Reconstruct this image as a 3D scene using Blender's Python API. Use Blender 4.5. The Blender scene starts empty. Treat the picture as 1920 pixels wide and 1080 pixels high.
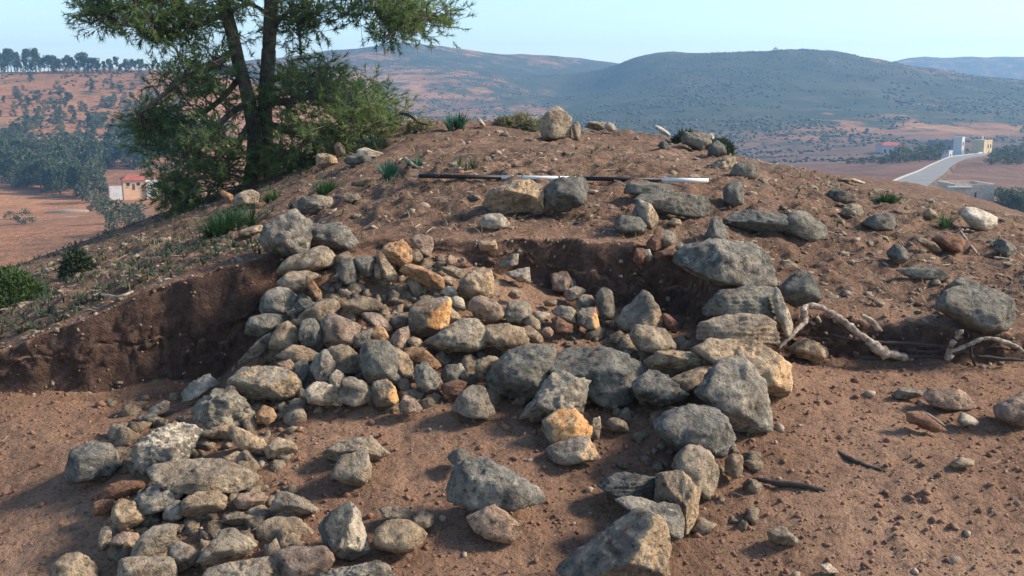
import bpy, bmesh, math, random
import numpy as np
from mathutils import Vector, Matrix
R = math.radians
rng = np.random.default_rng(7)
random.seed(7)
scene = bpy.context.scene
COL = scene.collection

# ---------------------------------------------------------------- camera
FPX = 1900.0                    # focal length in pixels of the 1920 px wide photograph
PITCH = math.atan2(540 - 190, FPX)
CAM = np.array((0.0, 0.0, 1.6))
cam_data = bpy.data.cameras.new('camera')
cam_data.sensor_width = 36.0
cam_data.lens = 36.0 * FPX / 1920.0
cam_data.clip_start = 0.05
cam_data.clip_end = 20000.0
cam = bpy.data.objects.new('camera', cam_data)
COL.objects.link(cam)
cam.location = CAM
cam.rotation_euler = (math.pi / 2 - PITCH, 0, 0)
scene.camera = cam

# ---------------------------------------------------------------- sky and sun
SUN_EL, SUN_AZ = R(34), R(5)    # azimuth measured from +x towards +y (behind the mound)
world = bpy.data.worlds.new('World')
scene.world = world
world.use_nodes = True
wn = world.node_tree.nodes
sky = wn.new('ShaderNodeTexSky')
sky.sky_type = 'NISHITA'
sky.sun_disc = False
sky.sun_elevation = SUN_EL
sky.sun_rotation = math.pi / 2 - SUN_AZ
sky.altitude = 300
sky.air_density = 1.0
sky.dust_density = 0.7
sky.ozone_density = 2.2
bgn = wn['Background']
bgn.inputs['Strength'].default_value = 0.13
world.node_tree.links.new(sky.outputs[0], bgn.inputs[0])
sd = bpy.data.lights.new('sun', 'SUN')
sd.energy = 3.9
sd.angle = R(11)
sd.color = (1.0, 0.88, 0.73)
sun = bpy.data.objects.new('sun', sd)
COL.objects.link(sun)
to_sun = Vector((math.cos(SUN_EL) * math.cos(SUN_AZ), math.cos(SUN_EL) * math.sin(SUN_AZ), math.sin(SUN_EL)))
sun.rotation_euler = to_sun.to_track_quat('Z', 'Y').to_euler()
vs = scene.view_settings
vs.view_transform = 'Standard'
vs.look = 'None'
vs.exposure = 1.05
vs.gamma = 1.0
vs.use_curve_mapping = False
scene.cycles.use_denoising = True
scene.cycles.max_bounces = 6
scene.cycles.transparent_max_bounces = 4

# ---------------------------------------------------------------- helpers
CF = np.array((0, math.cos(PITCH), -math.sin(PITCH)))
CU = np.array((0, math.sin(PITCH), math.cos(PITCH)))
CR = np.array((1.0, 0, 0))


def ray(px, py):
    return CF + CR * ((px - 960) / FPX) + CU * ((540 - py) / FPX)


def at(px, py, y):
    """world point that lies y metres north of the viewpoint in the direction of a traced point"""
    d = ray(px, py)
    return CAM + d * (y / d[1])


_perm = np.random.default_rng(3).permutation(512).astype(np.int64)
_val = np.random.default_rng(4).uniform(-1, 1, 512)


def vnoise(P):
    P = np.asarray(P, float)
    i = np.floor(P).astype(np.int64)
    f = P - i
    f = f * f * f * (f * (f * 6 - 15) + 10)
    out = 0
    h = [[_perm[(i[..., 0] + dx) & 511] for dx in (0, 1)]][0]
    for dx in (0, 1):
        for dy in (0, 1):
            hxy = _perm[(h[dx] + i[..., 1] + dy) & 511]
            for dz in (0, 1):
                v = _val[_perm[(hxy + i[..., 2] + dz) & 511]]
                w = (f[..., 0] if dx else 1 - f[..., 0]) * (f[..., 1] if dy else 1 - f[..., 1]) * (f[..., 2] if dz else 1 - f[..., 2])
                out = out + v * w
    return out


def fbm(P, octaves=4, gain=0.5):
    P = np.asarray(P, float)
    s, a = 0, 1.0
    for k in range(octaves):
        s = s + a * vnoise(P * 2.03 ** k + 17.3 * k)
        a *= gain
    return s


def n2(x, y, f, octaves=4, gain=0.5, seed=0.0):
    return fbm(np.stack([x * f + seed, y * f - seed, np.full_like(x, seed * 1.7)], -1), octaves, gain)


class RBF:
    def __init__(self, pts, smooth=1e-3):
        P = np.array(pts, float)
        self.s = np.ptp(P[:, :2], axis=0).max()
        self.x = P[:, :2] / self.s
        n = len(P)
        A = np.zeros((n + 3, n + 3))
        A[:n, :n] = self.k(self.x[:, None] - self.x[None]) + smooth * np.eye(n) * 0.01
        A[:n, n] = 1
        A[:n, n + 1:] = self.x
        A[n:, :n] = A[:n, n:].T
        self.w = np.linalg.solve(A, np.concatenate([P[:, 2], [0, 0, 0]]))

    @staticmethod
    def k(d):
        r = np.sqrt((d ** 2).sum(-1))
        return r ** 2 * np.log(r + 1e-9)

    def __call__(self, x, y):
        x = np.asarray(x, float)
        y = np.asarray(y, float)
        shp = x.shape
        q = np.stack([x.ravel(), y.ravel()], -1) / self.s
        out = np.empty(len(q))
        for i in range(0, len(q), 40000):
            b = q[i:i + 40000]
            out[i:i + 40000] = self.k(b[:, None] - self.x[None]) @ self.w[:-3] + self.w[-3] + b @ self.w[-2:]
        return out.reshape(shp)


def mesh_obj(name, verts, faces, mat=None, parent=None, smooth=False, loc=None):
    me = bpy.data.meshes.new(name)
    verts = np.asarray(verts, np.float32).reshape(-1, 3)
    if isinstance(faces, np.ndarray):
        k = faces.shape[1]
        me.vertices.add(len(verts))
        me.vertices.foreach_set('co', verts.ravel())
        me.loops.add(faces.size)
        me.loops.foreach_set('vertex_index', faces.ravel().astype(np.int32))
        me.polygons.add(len(faces))
        me.polygons.foreach_set('loop_start', np.arange(0, faces.size, k, dtype=np.int32))
        me.polygons.foreach_set('loop_total', np.full(len(faces), k, np.int32))
        me.update(calc_edges=True)
        me.validate()
    else:
        me.from_pydata([tuple(v) for v in verts], [], [tuple(f) for f in faces])
        me.update()
    if smooth:
        me.polygons.foreach_set('use_smooth', np.ones(len(me.polygons), bool))
    for m in (mat if isinstance(mat, (list, tuple)) else [mat]):
        if m is not None:
            me.materials.append(m)
    o = bpy.data.objects.new(name, me)
    COL.objects.link(o)
    if loc is not None:
        o.location = loc
    if parent is not None:
        o.parent = parent
    return o


def tag(o, label=None, cat=None, group=None, kind=None):
    if label:
        o['label'] = label
    if cat:
        o['category'] = cat
    if group:
        o['group'] = group
    if kind:
        o['kind'] = kind
    return o


def empty(name, loc, label=None, cat=None, group=None):
    o = bpy.data.objects.new(name, None)
    COL.objects.link(o)
    o.location = loc
    return tag(o, label, cat, group)


def tube(pts, rad, sides=7, closed_end=True):
    """tapered tube along a polyline -> verts, quad/tri faces"""
    pts = [np.array(p, float) for p in pts]
    V, F = [], []
    n = len(pts)
    ref = np.array((0.31, 0.22, 0.92))
    for i, p in enumerate(pts):
        t = pts[min(i + 1, n - 1)] - pts[max(i - 1, 0)]
        t = t / (np.linalg.norm(t) + 1e-9)
        a = np.cross(t, ref if abs(t @ ref) < 0.95 else np.array((1.0, 0, 0)))
        a /= np.linalg.norm(a)
        b = np.cross(t, a)
        r = rad[i] if hasattr(rad, '__len__') else rad
        for k in range(sides):
            an = 2 * math.pi * k / sides
            V.append(p + (a * math.cos(an) + b * math.sin(an)) * r)
    for i in range(n - 1):
        for k in range(sides):
            k2 = (k + 1) % sides
            F.append((i * sides + k, i * sides + k2, (i + 1) * sides + k2, (i + 1) * sides + k))
    if closed_end:
        F.append(tuple(range((n - 1) * sides, n * sides)))
        F.append(tuple(reversed(range(sides))))
    return V, F


class MB:
    def __init__(self):
        self.V, self.F = [], []

    def add(self, V, F):
        b = len(self.V)
        self.V.extend(V)
        self.F.extend([tuple(i + b for i in f) for f in F])

    def box(self, x0, x1, y0, y1, z0, z1):
        self.add([(x0, y0, z0), (x1, y0, z0), (x1, y1, z0), (x0, y1, z0), (x0, y0, z1), (x1, y0, z1), (x1, y1, z1), (x0, y1, z1)],
                 [(3, 2, 1, 0), (4, 5, 6, 7), (0, 1, 5, 4), (1, 2, 6, 5), (2, 3, 7, 6), (3, 0, 4, 7)])

    def build(self, name, mat, parent=None, smooth=False, loc=None):
        return mesh_obj(name, self.V, self.F, mat, parent, smooth, loc)


def smooth_path(pts, n=4):
    pts = [np.array(p, float) for p in pts]
    out = []
    for i in range(len(pts) - 1):
        p0, p1, p2, p3 = pts[max(i - 1, 0)], pts[i], pts[i + 1], pts[min(i + 2, len(pts) - 1)]
        for k in range(n):
            t = k / n
            out.append(0.5 * ((2 * p1) + (p2 - p0) * t + (2 * p0 - 5 * p1 + 4 * p2 - p3) * t * t + (3 * p1 - p0 - 3 * p2 + p3) * t ** 3))
    out.append(pts[-1])
    return out


# ---------------------------------------------------------------- materials
def new_mat(name, rough=0.9, spec=0.2):
    m = bpy.data.materials.new(name)
    m.use_nodes = True
    nt = m.node_tree
    b = nt.nodes['Principled BSDF']
    b.inputs['Roughness'].default_value = rough
    b.inputs['Specular IOR Level'].default_value = spec
    return m, nt, b


def N(nt, t, **kw):
    n = nt.nodes.new(t)
    for k, v in kw.items():
        if k in n.inputs:
            n.inputs[k].default_value = v
        else:
            setattr(n, k, v)
    return n


def noise(nt, vec, scale, detail=5, rough=0.55, dist=0.0):
    n = N(nt, 'ShaderNodeTexNoise', Scale=scale, Detail=detail, Roughness=rough, Distortion=dist)
    nt.links.new(vec, n.inputs['Vector'])
    return n.outputs['Fac']


def ramp(nt, fac, stops):
    r = nt.nodes.new('ShaderNodeValToRGB')
    e = r.color_ramp.elements
    while len(e) < len(stops):
        e.new(0.5)
    for i, (p, c) in enumerate(stops):
        e[i].position = p
        e[i].color = (*c, 1) if len(c) == 3 else c
    nt.links.new(fac, r.inputs[0])
    return r.outputs[0]


def mix(nt, fac, a, b, mode='MIX'):
    m = nt.nodes.new('ShaderNodeMix')
    m.data_type = 'RGBA'
    m.blend_type = mode
    for i, v in ((0, fac), (6, a), (7, b)):
        if isinstance(v, (float, int)):
            m.inputs[i].default_value = v
        elif isinstance(v, tuple):
            m.inputs[i].default_value = (*v, 1)
        else:
            nt.links.new(v, m.inputs[i])
    return m.outputs[2]


def bump(nt, b, height, strength, dist):
    n = N(nt, 'ShaderNodeBump', Strength=strength, Distance=dist)
    nt.links.new(height, n.inputs['Height'])
    nt.links.new(n.outputs[0], b.inputs['Normal'])
    return n


def math_node(nt, op, a, b=0.0):
    m = nt.nodes.new('ShaderNodeMath')
    m.operation = op
    for i, v in ((0, a), (1, b)):
        if isinstance(v, (float, int)):
            m.inputs[i].default_value = v
        else:
            nt.links.new(v, m.inputs[i])
    return m.outputs[0]


def stone_mat(name, c0, c1, c2, spot, spot_amt, dirt=0.45, rough=0.9):
    """c0..c2 tones of the rock, spot = lichen or crust colour, dirt = reddish soil clinging in patches"""
    m, nt, b = new_mat(name, rough, 0.25)
    c0, c1, c2, spot = [tuple(np.array(c) * (1.24, 1.13, 0.99)) for c in (c0, c1, c2, spot)]
    c0 = tuple(np.array(c0) * 0.7)
    tc = N(nt, 'ShaderNodeTexCoord')
    oi = N(nt, 'ShaderNodeObjectInfo')
    add = N(nt, 'ShaderNodeVectorMath', operation='MULTIPLY_ADD')
    comb = N(nt, 'ShaderNodeCombineXYZ')
    for k in range(3):
        nt.links.new(oi.outputs['Random'], comb.inputs[k])
    add.inputs[1].default_value = (37.0, 53.0, 71.0)
    nt.links.new(comb.outputs[0], add.inputs[0])
    nt.links.new(tc.outputs['Object'], add.inputs[2])
    v = add.outputs[0]
    big = noise(nt, v, 7.0, 4, 0.6, 0.4)
    mid = noise(nt, v, 26.0, 6, 0.65, 0.2)
    fine = noise(nt, v, 130.0, 4, 0.7)
    col = ramp(nt, big, [(0.32, c0), (0.52, c1), (0.7, c2)])
    col = mix(nt, 0.8, col, ramp(nt, mid, [(0.3, (0.2, 0.2, 0.2)), (0.5, (0.5, 0.5, 0.5)), (0.7, (0.78, 0.76, 0.72))]), 'OVERLAY')
    sm = ramp(nt, noise(nt, v, 18.0, 7, 0.72, 0.6), [(0.56, (0, 0, 0)), (0.66, (1, 1, 1))])
    col = mix(nt, math_node(nt, 'MULTIPLY', sm, spot_amt), col, spot)
    dk = ramp(nt, noise(nt, v, 34.0, 6, 0.7, 0.3), [(0.33, (1, 1, 1)), (0.43, (0, 0, 0))])
    col = mix(nt, math_node(nt, 'MULTIPLY', dk, 0.75), col, (0.05, 0.05, 0.042))
    dm = ramp(nt, noise(nt, v, 11.0, 5, 0.6, 0.2), [(0.5, (0, 0, 0)), (0.68, (1, 1, 1))])
    col = mix(nt, math_node(nt, 'MULTIPLY', dm, dirt), col, (0.21, 0.115, 0.07))
    vc = N(nt, 'ShaderNodeTexVoronoi', feature='DISTANCE_TO_EDGE', Scale=6.5)
    wv = N(nt, 'ShaderNodeVectorMath', operation='MULTIPLY_ADD')
    wv.inputs[1].default_value = (0.12, 0.12, 0.12)
    wn_ = N(nt, 'ShaderNodeTexNoise', Scale=9.0, Detail=4.0)
    nt.links.new(v, wn_.inputs['Vector'])
    nt.links.new(wn_.outputs['Color'], wv.inputs[0])
    nt.links.new(v, wv.inputs[2])
    nt.links.new(wv.outputs[0], vc.inputs['Vector'])
    crack = ramp(nt, vc.outputs['Distance'], [(0.0, (0, 0, 0)), (0.035, (1, 1, 1))])
    tint = ramp(nt, oi.outputs['Random'], [(0.0, (0.74, 0.75, 0.76)), (0.5, (1, 0.97, 0.93)), (1.0, (1.14, 1.06, 0.95))])
    col = mix(nt, 1.0, col, tint, 'MULTIPLY')
    nt.links.new(col, b.inputs['Base Color'])
    h = math_node(nt, 'ADD', math_node(nt, 'MULTIPLY', mid, 1.0), math_node(nt, 'MULTIPLY', fine, 0.3))
    h = math_node(nt, 'ADD', h, math_node(nt, 'MULTIPLY', crack, 0.1))
    h = math_node(nt, 'SUBTRACT', h, math_node(nt, 'MULTIPLY', dk, 0.25))
    bump(nt, b, h, 1.0, 0.032)
    return m


SM = {
    'g': stone_mat('grey_limestone', (0.17, 0.158, 0.14), (0.25, 0.232, 0.2), (0.32, 0.29, 0.245), (0.42, 0.39, 0.33), 0.5),
    'L': stone_mat('lichened_limestone', (0.105, 0.115, 0.115), (0.19, 0.192, 0.182), (0.29, 0.28, 0.25), (0.45, 0.43, 0.38), 0.8, 0.25),
    'd': stone_mat('dark_limestone', (0.1, 0.11, 0.11), (0.14, 0.15, 0.146), (0.19, 0.195, 0.185), (0.27, 0.27, 0.25), 0.4, 0.25),
    't': stone_mat('tan_limestone', (0.22, 0.18, 0.138), (0.3, 0.25, 0.19), (0.37, 0.315, 0.245), (0.46, 0.41, 0.33), 0.5),
    'o': stone_mat('rusty_limestone', (0.27, 0.16, 0.095), (0.37, 0.235, 0.14), (0.42, 0.3, 0.195), (0.46, 0.39, 0.29), 0.4),
    'p': stone_mat('pale_limestone', (0.32, 0.3, 0.26), (0.42, 0.39, 0.335), (0.5, 0.47, 0.41), (0.56, 0.53, 0.46), 0.5, 0.25),
    'r': stone_mat('red_sandstone', (0.16, 0.092, 0.068), (0.22, 0.128, 0.092), (0.27, 0.168, 0.125), (0.32, 0.23, 0.18), 0.4),
    'k': stone_mat('pinkish_limestone', (0.22, 0.172, 0.148), (0.3, 0.238, 0.2), (0.36, 0.292, 0.245), (0.44, 0.385, 0.33), 0.4),
    'w': stone_mat('whitened_limestone', (0.5, 0.48, 0.44), (0.6, 0.58, 0.54), (0.68, 0.66, 0.62), (0.7, 0.68, 0.64), 0.3, 0.1),
    'A': stone_mat('amber_broken_sunlit_limestone', (0.46, 0.27, 0.13), (0.58, 0.35, 0.17), (0.6, 0.42, 0.23), (0.6, 0.48, 0.32), 0.3, 0.1),  # broken faces; also the orange sunlight painted onto one stone
    'B': stone_mat('broken_sunlit_limestone', (0.36, 0.27, 0.18), (0.46, 0.35, 0.235), (0.48, 0.39, 0.28), (0.54, 0.47, 0.36), 0.4, 0.15),  # broken faces; also sunlit ends and flanks painted in
}


def plain(name, col, rough=0.8, var=0.12, scale=3.0, bmp=0.0):
    m, nt, b = new_mat(name, rough, 0.2)
    tc = N(nt, 'ShaderNodeTexCoord')
    f = noise(nt, tc.outputs['Object'], scale, 5, 0.6)
    lo = tuple(c * (1 - var * 2) for c in col)
    hi = tuple(min(1, c * (1 + var * 2)) for c in col)
    nt.links.new(ramp(nt, f, [(0.3, lo), (0.7, hi)]), b.inputs['Base Color'])
    if bmp:
        bump(nt, b, f, bmp, 0.02)
    return m


def leaf_mat(name, a, bcol, trans=0.35, scale=0.8):
    m, nt, b = new_mat(name, 0.6, 0.25)
    tc = N(nt, 'ShaderNodeTexCoord')
    f = noise(nt, tc.outputs['Object'], scale, 3, 0.6)
    g = N(nt, 'ShaderNodeNewGeometry')
    oi = N(nt, 'ShaderNodeObjectInfo')
    f2 = math_node(nt, 'ADD', math_node(nt, 'MULTIPLY', f, 0.7), math_node(nt, 'MULTIPLY', g.outputs['Random Per Island'], 0.3))
    c = ramp(nt, f2, [(0.35, a), (0.65, bcol)])
    c = mix(nt, 1.0, c, ramp(nt, oi.outputs['Random'], [(0, (0.75, 0.8, 0.8)), (1, (1.2, 1.15, 1.05))]), 'MULTIPLY')
    nt.links.new(c, b.inputs['Base Color'])
    tr = N(nt, 'ShaderNodeBsdfTranslucent')
    nt.links.new(c, tr.inputs[0])
    ms = N(nt, 'ShaderNodeMixShader', Fac=trans)
    nt.links.new(b.outputs[0], ms.inputs[1])
    nt.links.new(tr.outputs[0], ms.inputs[2])
    nt.links.new(ms.outputs[0], nt.nodes['Material Output'].inputs[0])
    return m


def soil_mat():
    m, nt, b = new_mat('red_soil', 0.95, 0.1)
    tc = N(nt, 'ShaderNodeTexCoord')
    v = tc.outputs['Object']
    big = noise(nt, v, 0.9, 5, 0.6, 0.3)
    mid = noise(nt, v, 7.0, 6, 0.65, 0.3)
    fine = noise(nt, v, 55.0, 6, 0.7)
    grain = noise(nt, v, 210.0, 3, 0.6)
    col = ramp(nt, big, [(0.3, (0.215, 0.124, 0.079)), (0.5, (0.305, 0.18, 0.115)), (0.68, (0.39, 0.245, 0.16))])
    col = mix(nt, 0.75, col, ramp(nt, mid, [(0.3, (0.4, 0.4, 0.4)), (0.5, (0.5, 0.5, 0.5)), (0.7, (0.62, 0.6, 0.56))]), 'OVERLAY')
    sp = ramp(nt, fine, [(0.38, (1, 1, 1)), (0.47, (0, 0, 0))])
    col = mix(nt, math_node(nt, 'MULTIPLY', sp, 0.6), col, (0.085, 0.052, 0.04))
    sp2 = ramp(nt, noise(nt, v, 23.0, 5, 0.7, 0.5), [(0.36, (1, 1, 1)), (0.46, (0, 0, 0))])
    col = mix(nt, math_node(nt, 'MULTIPLY', sp2, 0.5), col, (0.095, 0.055, 0.04))
    pl = ramp(nt, noise(nt, v, 38.0, 5, 0.7, 0.2), [(0.56, (0, 0, 0)), (0.66, (1, 1, 1))])
    col = mix(nt, math_node(nt, 'MULTIPLY', pl, 0.6), col, (0.42, 0.285, 0.19))
    # dry stalks and litter lie on the uncut surface only
    at_ = N(nt, 'ShaderNodeAttribute', attribute_name='uncut')
    lit = ramp(nt, noise(nt, v, 5.0, 6, 0.75, 0.4), [(0.36, (0, 0, 0)), (0.56, (1, 1, 1))])
    lf = math_node(nt, 'MULTIPLY', math_node(nt, 'MULTIPLY', lit, at_.outputs['Fac']), 0.85)
    lcol = ramp(nt, noise(nt, v, 24.0, 6, 0.75), [(0.36, (0.055, 0.04, 0.032)), (0.48, (0.15, 0.092, 0.065)), (0.56, (0.2, 0.14, 0.1)), (0.68, (0.38, 0.3, 0.215))])
    col = mix(nt, lf, col, lcol)
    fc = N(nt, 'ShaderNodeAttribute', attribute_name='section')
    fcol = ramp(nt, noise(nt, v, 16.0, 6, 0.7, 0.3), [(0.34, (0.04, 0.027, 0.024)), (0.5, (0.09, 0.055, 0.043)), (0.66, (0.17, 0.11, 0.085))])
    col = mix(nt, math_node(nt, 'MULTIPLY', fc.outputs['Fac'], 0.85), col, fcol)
    nt.links.new(col, b.inputs['Base Color'])
    h = math_node(nt, 'ADD', math_node(nt, 'MULTIPLY', mid, 1.2), math_node(nt, 'MULTIPLY', fine, 0.55))
    h = math_node(nt, 'ADD', h, math_node(nt, 'MULTIPLY', grain, 0.12))
    bump(nt, b, h, 1.0, 0.06)
    return m


SOIL = soil_mat()

# ---------------------------------------------------------------- the mound: uncut surface and dug floor
def cp(lst):
    return [tuple(at(*p)) for p in lst]


UNCUT = RBF(cp([
    (700, 262, 11.2), (760, 236, 11.6), (830, 228, 11.6), (940, 232, 11.4), (1040, 254, 10.8), (1140, 246, 11), (1240, 254, 10.6), (1330, 285, 10.2), (1400, 303, 10),
    (1550, 330, 9.6), (1660, 364, 9.2), (1800, 390, 8.8), (1920, 412, 8.5), (2300, 480, 8),
    (600, 305, 11.6), (480, 340, 12), (400, 390, 10.6), (300, 437, 9.6), (230, 468, 9), (150, 522, 8.2), (60, 562, 7.6), (0, 590, 7.3), (-300, 730, 6.4),
    (785, 334, 7.1), (1060, 333, 7.1), (1328, 343, 7.05), (900, 400, 6.35), (1150, 400, 6.35),
    (800, 452, 5.78), (1000, 455, 5.78), (1200, 459, 5.74), (1360, 462, 5.95), (1500, 420, 6.6), (1500, 505, 5.9), (1650, 455, 6.5),
    (1600, 555, 5.6), (1750, 565, 5.6), (1920, 565, 5.65), (1900, 480, 6.6), (1700, 400, 7.6), (1500, 360, 8),
    (1500, 592, 5.32), (1600, 604, 5.32), (1800, 625, 5.22), (1920, 628, 5.27), (2300, 640, 5.2),
    (0, 668, 5.2), (250, 563, 5.4), (400, 512, 5.5), (520, 480, 5.62), (-300, 790, 5.0), (600, 455, 5.9), (700, 455, 5.9),
    (400, 450, 7.0), (250, 512, 6.4), (560, 400, 7.4), (650, 420, 6.6), (650, 340, 8.6), (850, 280, 9), (1100, 285, 9), (800, 246, 13), (900, 244, 13), (1000, 246, 13), (1120, 262, 12.6), (1240, 275, 12.3), (1400, 322, 12), (1550, 352, 11.5), (1660, 386, 11), (1800, 414, 10.5), (1920, 436, 10.2)]) + [
    (-2, 15, .75), (2, 15, .8), (6, 14, .4), (-5, 16, -.4), (-9, 12, -1.6), (-8, 8, -.8), (-12, 7, -2.2), (9, 12, -.6), (12, 9, -.6), (9, 6, .1),
    (0, 22, -1.8), (10, 22, -3.2), (-10, 22, -5), (0, 36, -8), (20, 30, -7.5), (-22, 26, -10.5), (-28, 10, -9), (28, 10, -4.5), (0, 60, -18), (35, 50, -15), (-40, 50, -22),
    (-50, 8, -18), (50, 8, -10), (-9, 3, -.9), (9, 3, .1), (-14, -4, -2), (14, -4, -.5), (0, -6, .3), (-30, -6, -8), (30, -6, -3)], 1e-3)
DUG = RBF(cp([
    (960, 1080, 3.45), (500, 1080, 3.48), (100, 1080, 3.68), (1500, 1080, 3.45), (1900, 1080, 3.45), (960, 900, 3.97), (960, 780, 4.45), (700, 900, 4.0), (700, 820, 4.3),
    (1500, 900, 3.97), (1900, 900, 3.97), (1500, 780, 4.5), (1900, 780, 4.55), (1500, 672, 5.24), (1900, 696, 5.1), (1700, 686, 5.17), (2300, 700, 5.1),
    (0, 752, 5.13), (200, 735, 5.3), (300, 722, 5.37), (430, 706, 5.45), (100, 850, 4.5), (200, 800, 4.8), (100, 950, 4.1), (-300, 860, 4.8), (-300, 1000, 4.1),
    (350, 900, 4.08), (300, 830, 4.45), (380, 800, 4.5), (250, 1000, 3.8),
    (500, 725, 4.75), (640, 768, 4.5), (800, 780, 4.45), (520, 620, 5.1), (640, 650, 4.95), (640, 560, 5.3), (600, 500, 5.62), (740, 485, 5.72), (760, 570, 5.28),
    (800, 660, 4.95), (900, 525, 5.58), (850, 485, 5.7), (900, 660, 4.95), (470, 690, 4.98), (440, 712, 5.3),
    (1000, 625, 5.15), (1050, 572, 5.58), (1150, 600, 5.5), (1220, 608, 5.44), (1250, 624, 5.3), (1200, 645, 5.1), (950, 768, 4.52), (1130, 720, 4.72), (1280, 730, 4.62), (960, 590, 5.3),
    (1390, 665, 4.98), (1440, 790, 4.45), (1350, 855, 4.17), (1280, 930, 3.93), (1150, 1030, 3.6)]) + [
    (-6, 4.6, -.5), (6, 4.6, .3), (-6, 3, -.7), (6, 3, .05), (0, 1, -.15), (-5, 0, -.5), (5, 0, -.1), (0, -5, -.3), (-8, -4, -1), (8, -4, -.3), (-3, 6.2, .15), (0, 6.4, .6), (3, 6.2, .4)], 1e-3)
_edge = np.array([at(*p)[:2] for p in [(-300, 790, 5.0), (0, 668, 5.2), (250, 563, 5.4), (400, 512, 5.5), (520, 480, 5.62), (600, 455, 5.86), (700, 455, 5.86), (800, 452, 5.76), (1000, 455, 5.76),
                                       (1200, 459, 5.72), (1290, 480, 5.62), (1330, 540, 5.35), (1400, 590, 5.2), (1500, 592, 5.27), (1600, 604, 5.3), (1800, 625, 5.2), (1920, 628, 5.25), (2300, 640, 5.2)]])
CUT_W = 0.06


def edge_y(x):
    return np.interp(x, _edge[:, 0], _edge[:, 1]) + 0.02 * np.sin(x * 9.0) + 0.012 * np.sin(x * 23 + 1)


def ground_z(x, y, detail=False):
    x = np.asarray(x, float)
    y = np.asarray(y, float)
    a, b = UNCUT(x, y), DUG(x, y)
    ey = edge_y(x)
    if detail:
        ey = ey + 0.012 * n2(x, y * 0, 5.0, 3, 0.5, 5.0)
    t = np.clip((y - ey) / CUT_W + 0.5, 0, 1)
    t = 0.6 * t + 0.4 * t * t * (3 - 2 * t)
    z = b + (a - b) * t
    if detail:
        near = np.clip((16 - y) / 8, 0, 1)
        r = np.clip((a - b - 0.1) * 3, 0, 1) * t
        z = z + near * (0.016 * n2(x, y, 3.5, 4, 0.55, 1.0) + 0.008 * n2(x, y, 14.0, 3, 0.6, 2.0) + 0.007 * np.abs(n2(x, y, 33.0, 2, 0.6, 3.0)))
        z = z + near * np.clip((y - ey - .05) / .5, 0, 1) * 0.03 * n2(x, y, 6.0, 4, 0.65, 4.0)
        z = z + np.clip((y - 16) / 12, 0, 1) * 0.25 * n2(x, y, 0.4, 4, 0.55, 6.0)
    return z


def hit(px, py, lo=2.9, hi=15.0, lift=0.0):
    """where the line of sight to a traced point meets the bare ground"""
    d = ray(px, py)
    ys = np.linspace(lo, hi, 900)
    P = CAM + d * (ys / d[1])[:, None]
    g = ground_z(P[:, 0], P[:, 1]) + lift
    below = np.nonzero(P[:, 2] < g)[0]
    return float(ys[below[0]]) if len(below) else None


def build_mound():
    ys = [-5.0]
    while ys[-1] < 70:
        y = ys[-1]
        ys.append(y + (0.3 if y < 2.2 else 0.0155 if y < 7.4 else 0.0155 + (y - 7.4) * 0.035))
    ys = np.array(ys)
    u = np.sign(np.linspace(-1, 1, 701)) * np.abs(np.linspace(-1, 1, 701))
    u = u * 0.62
    ext = 0.62 + np.cumsum(np.geomspace(0.004, 0.35, 26))
    u = np.concatenate([-ext[::-1], u, ext])
    X = u[None, :] * (ys[:, None] + 6.0)
    Y = np.repeat(ys[:, None], len(u), 1)
    # gather mesh rows at the cut so that the earth faces carry relief of their own
    d = Y - edge_y(X)
    Y = np.where(np.abs(d) < 0.36, edge_y(X) + np.sign(d) * 0.36 * (np.abs(d) / 0.36) ** 2.3, Y)
    Z = ground_z(X, Y, True)
    face = np.clip(1 - np.abs(Y - edge_y(X)) / (CUT_W * 0.75), 0, 1) * np.clip(np.abs(UNCUT(X, Y) - DUG(X, Y)) * 5, 0, 1)
    Q = np.stack([X, Y * 0.2, Z * 1.3], -1)
    Y = Y - face * (0.014 * fbm(Q * 6.0 + 3, 4, 0.65) + 0.032 * np.abs(fbm(Q * 24.0, 3, 0.65)) - 0.012)
    nr, nc = X.shape
    idx = np.arange(nr * nc).reshape(nr, nc)
    F = np.stack([idx[:-1, :-1], idx[:-1, 1:], idx[1:, 1:], idx[1:, :-1]], -1).reshape(-1, 4)
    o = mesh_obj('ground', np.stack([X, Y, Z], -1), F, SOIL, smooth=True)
    un = np.clip((Y - edge_y(X)) / 0.3, 0, 1)
    a = o.data.attributes.new('uncut', 'FLOAT', 'POINT')
    a.data.foreach_set('value', un.ravel().astype(np.float32))
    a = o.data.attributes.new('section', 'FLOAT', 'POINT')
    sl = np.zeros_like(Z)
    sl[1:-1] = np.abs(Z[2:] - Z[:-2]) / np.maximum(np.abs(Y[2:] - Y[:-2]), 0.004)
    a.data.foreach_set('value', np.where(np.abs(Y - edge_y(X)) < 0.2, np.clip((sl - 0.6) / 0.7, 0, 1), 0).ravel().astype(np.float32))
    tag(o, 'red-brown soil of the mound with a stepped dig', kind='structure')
    return o


GROUND = build_mound()

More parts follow.
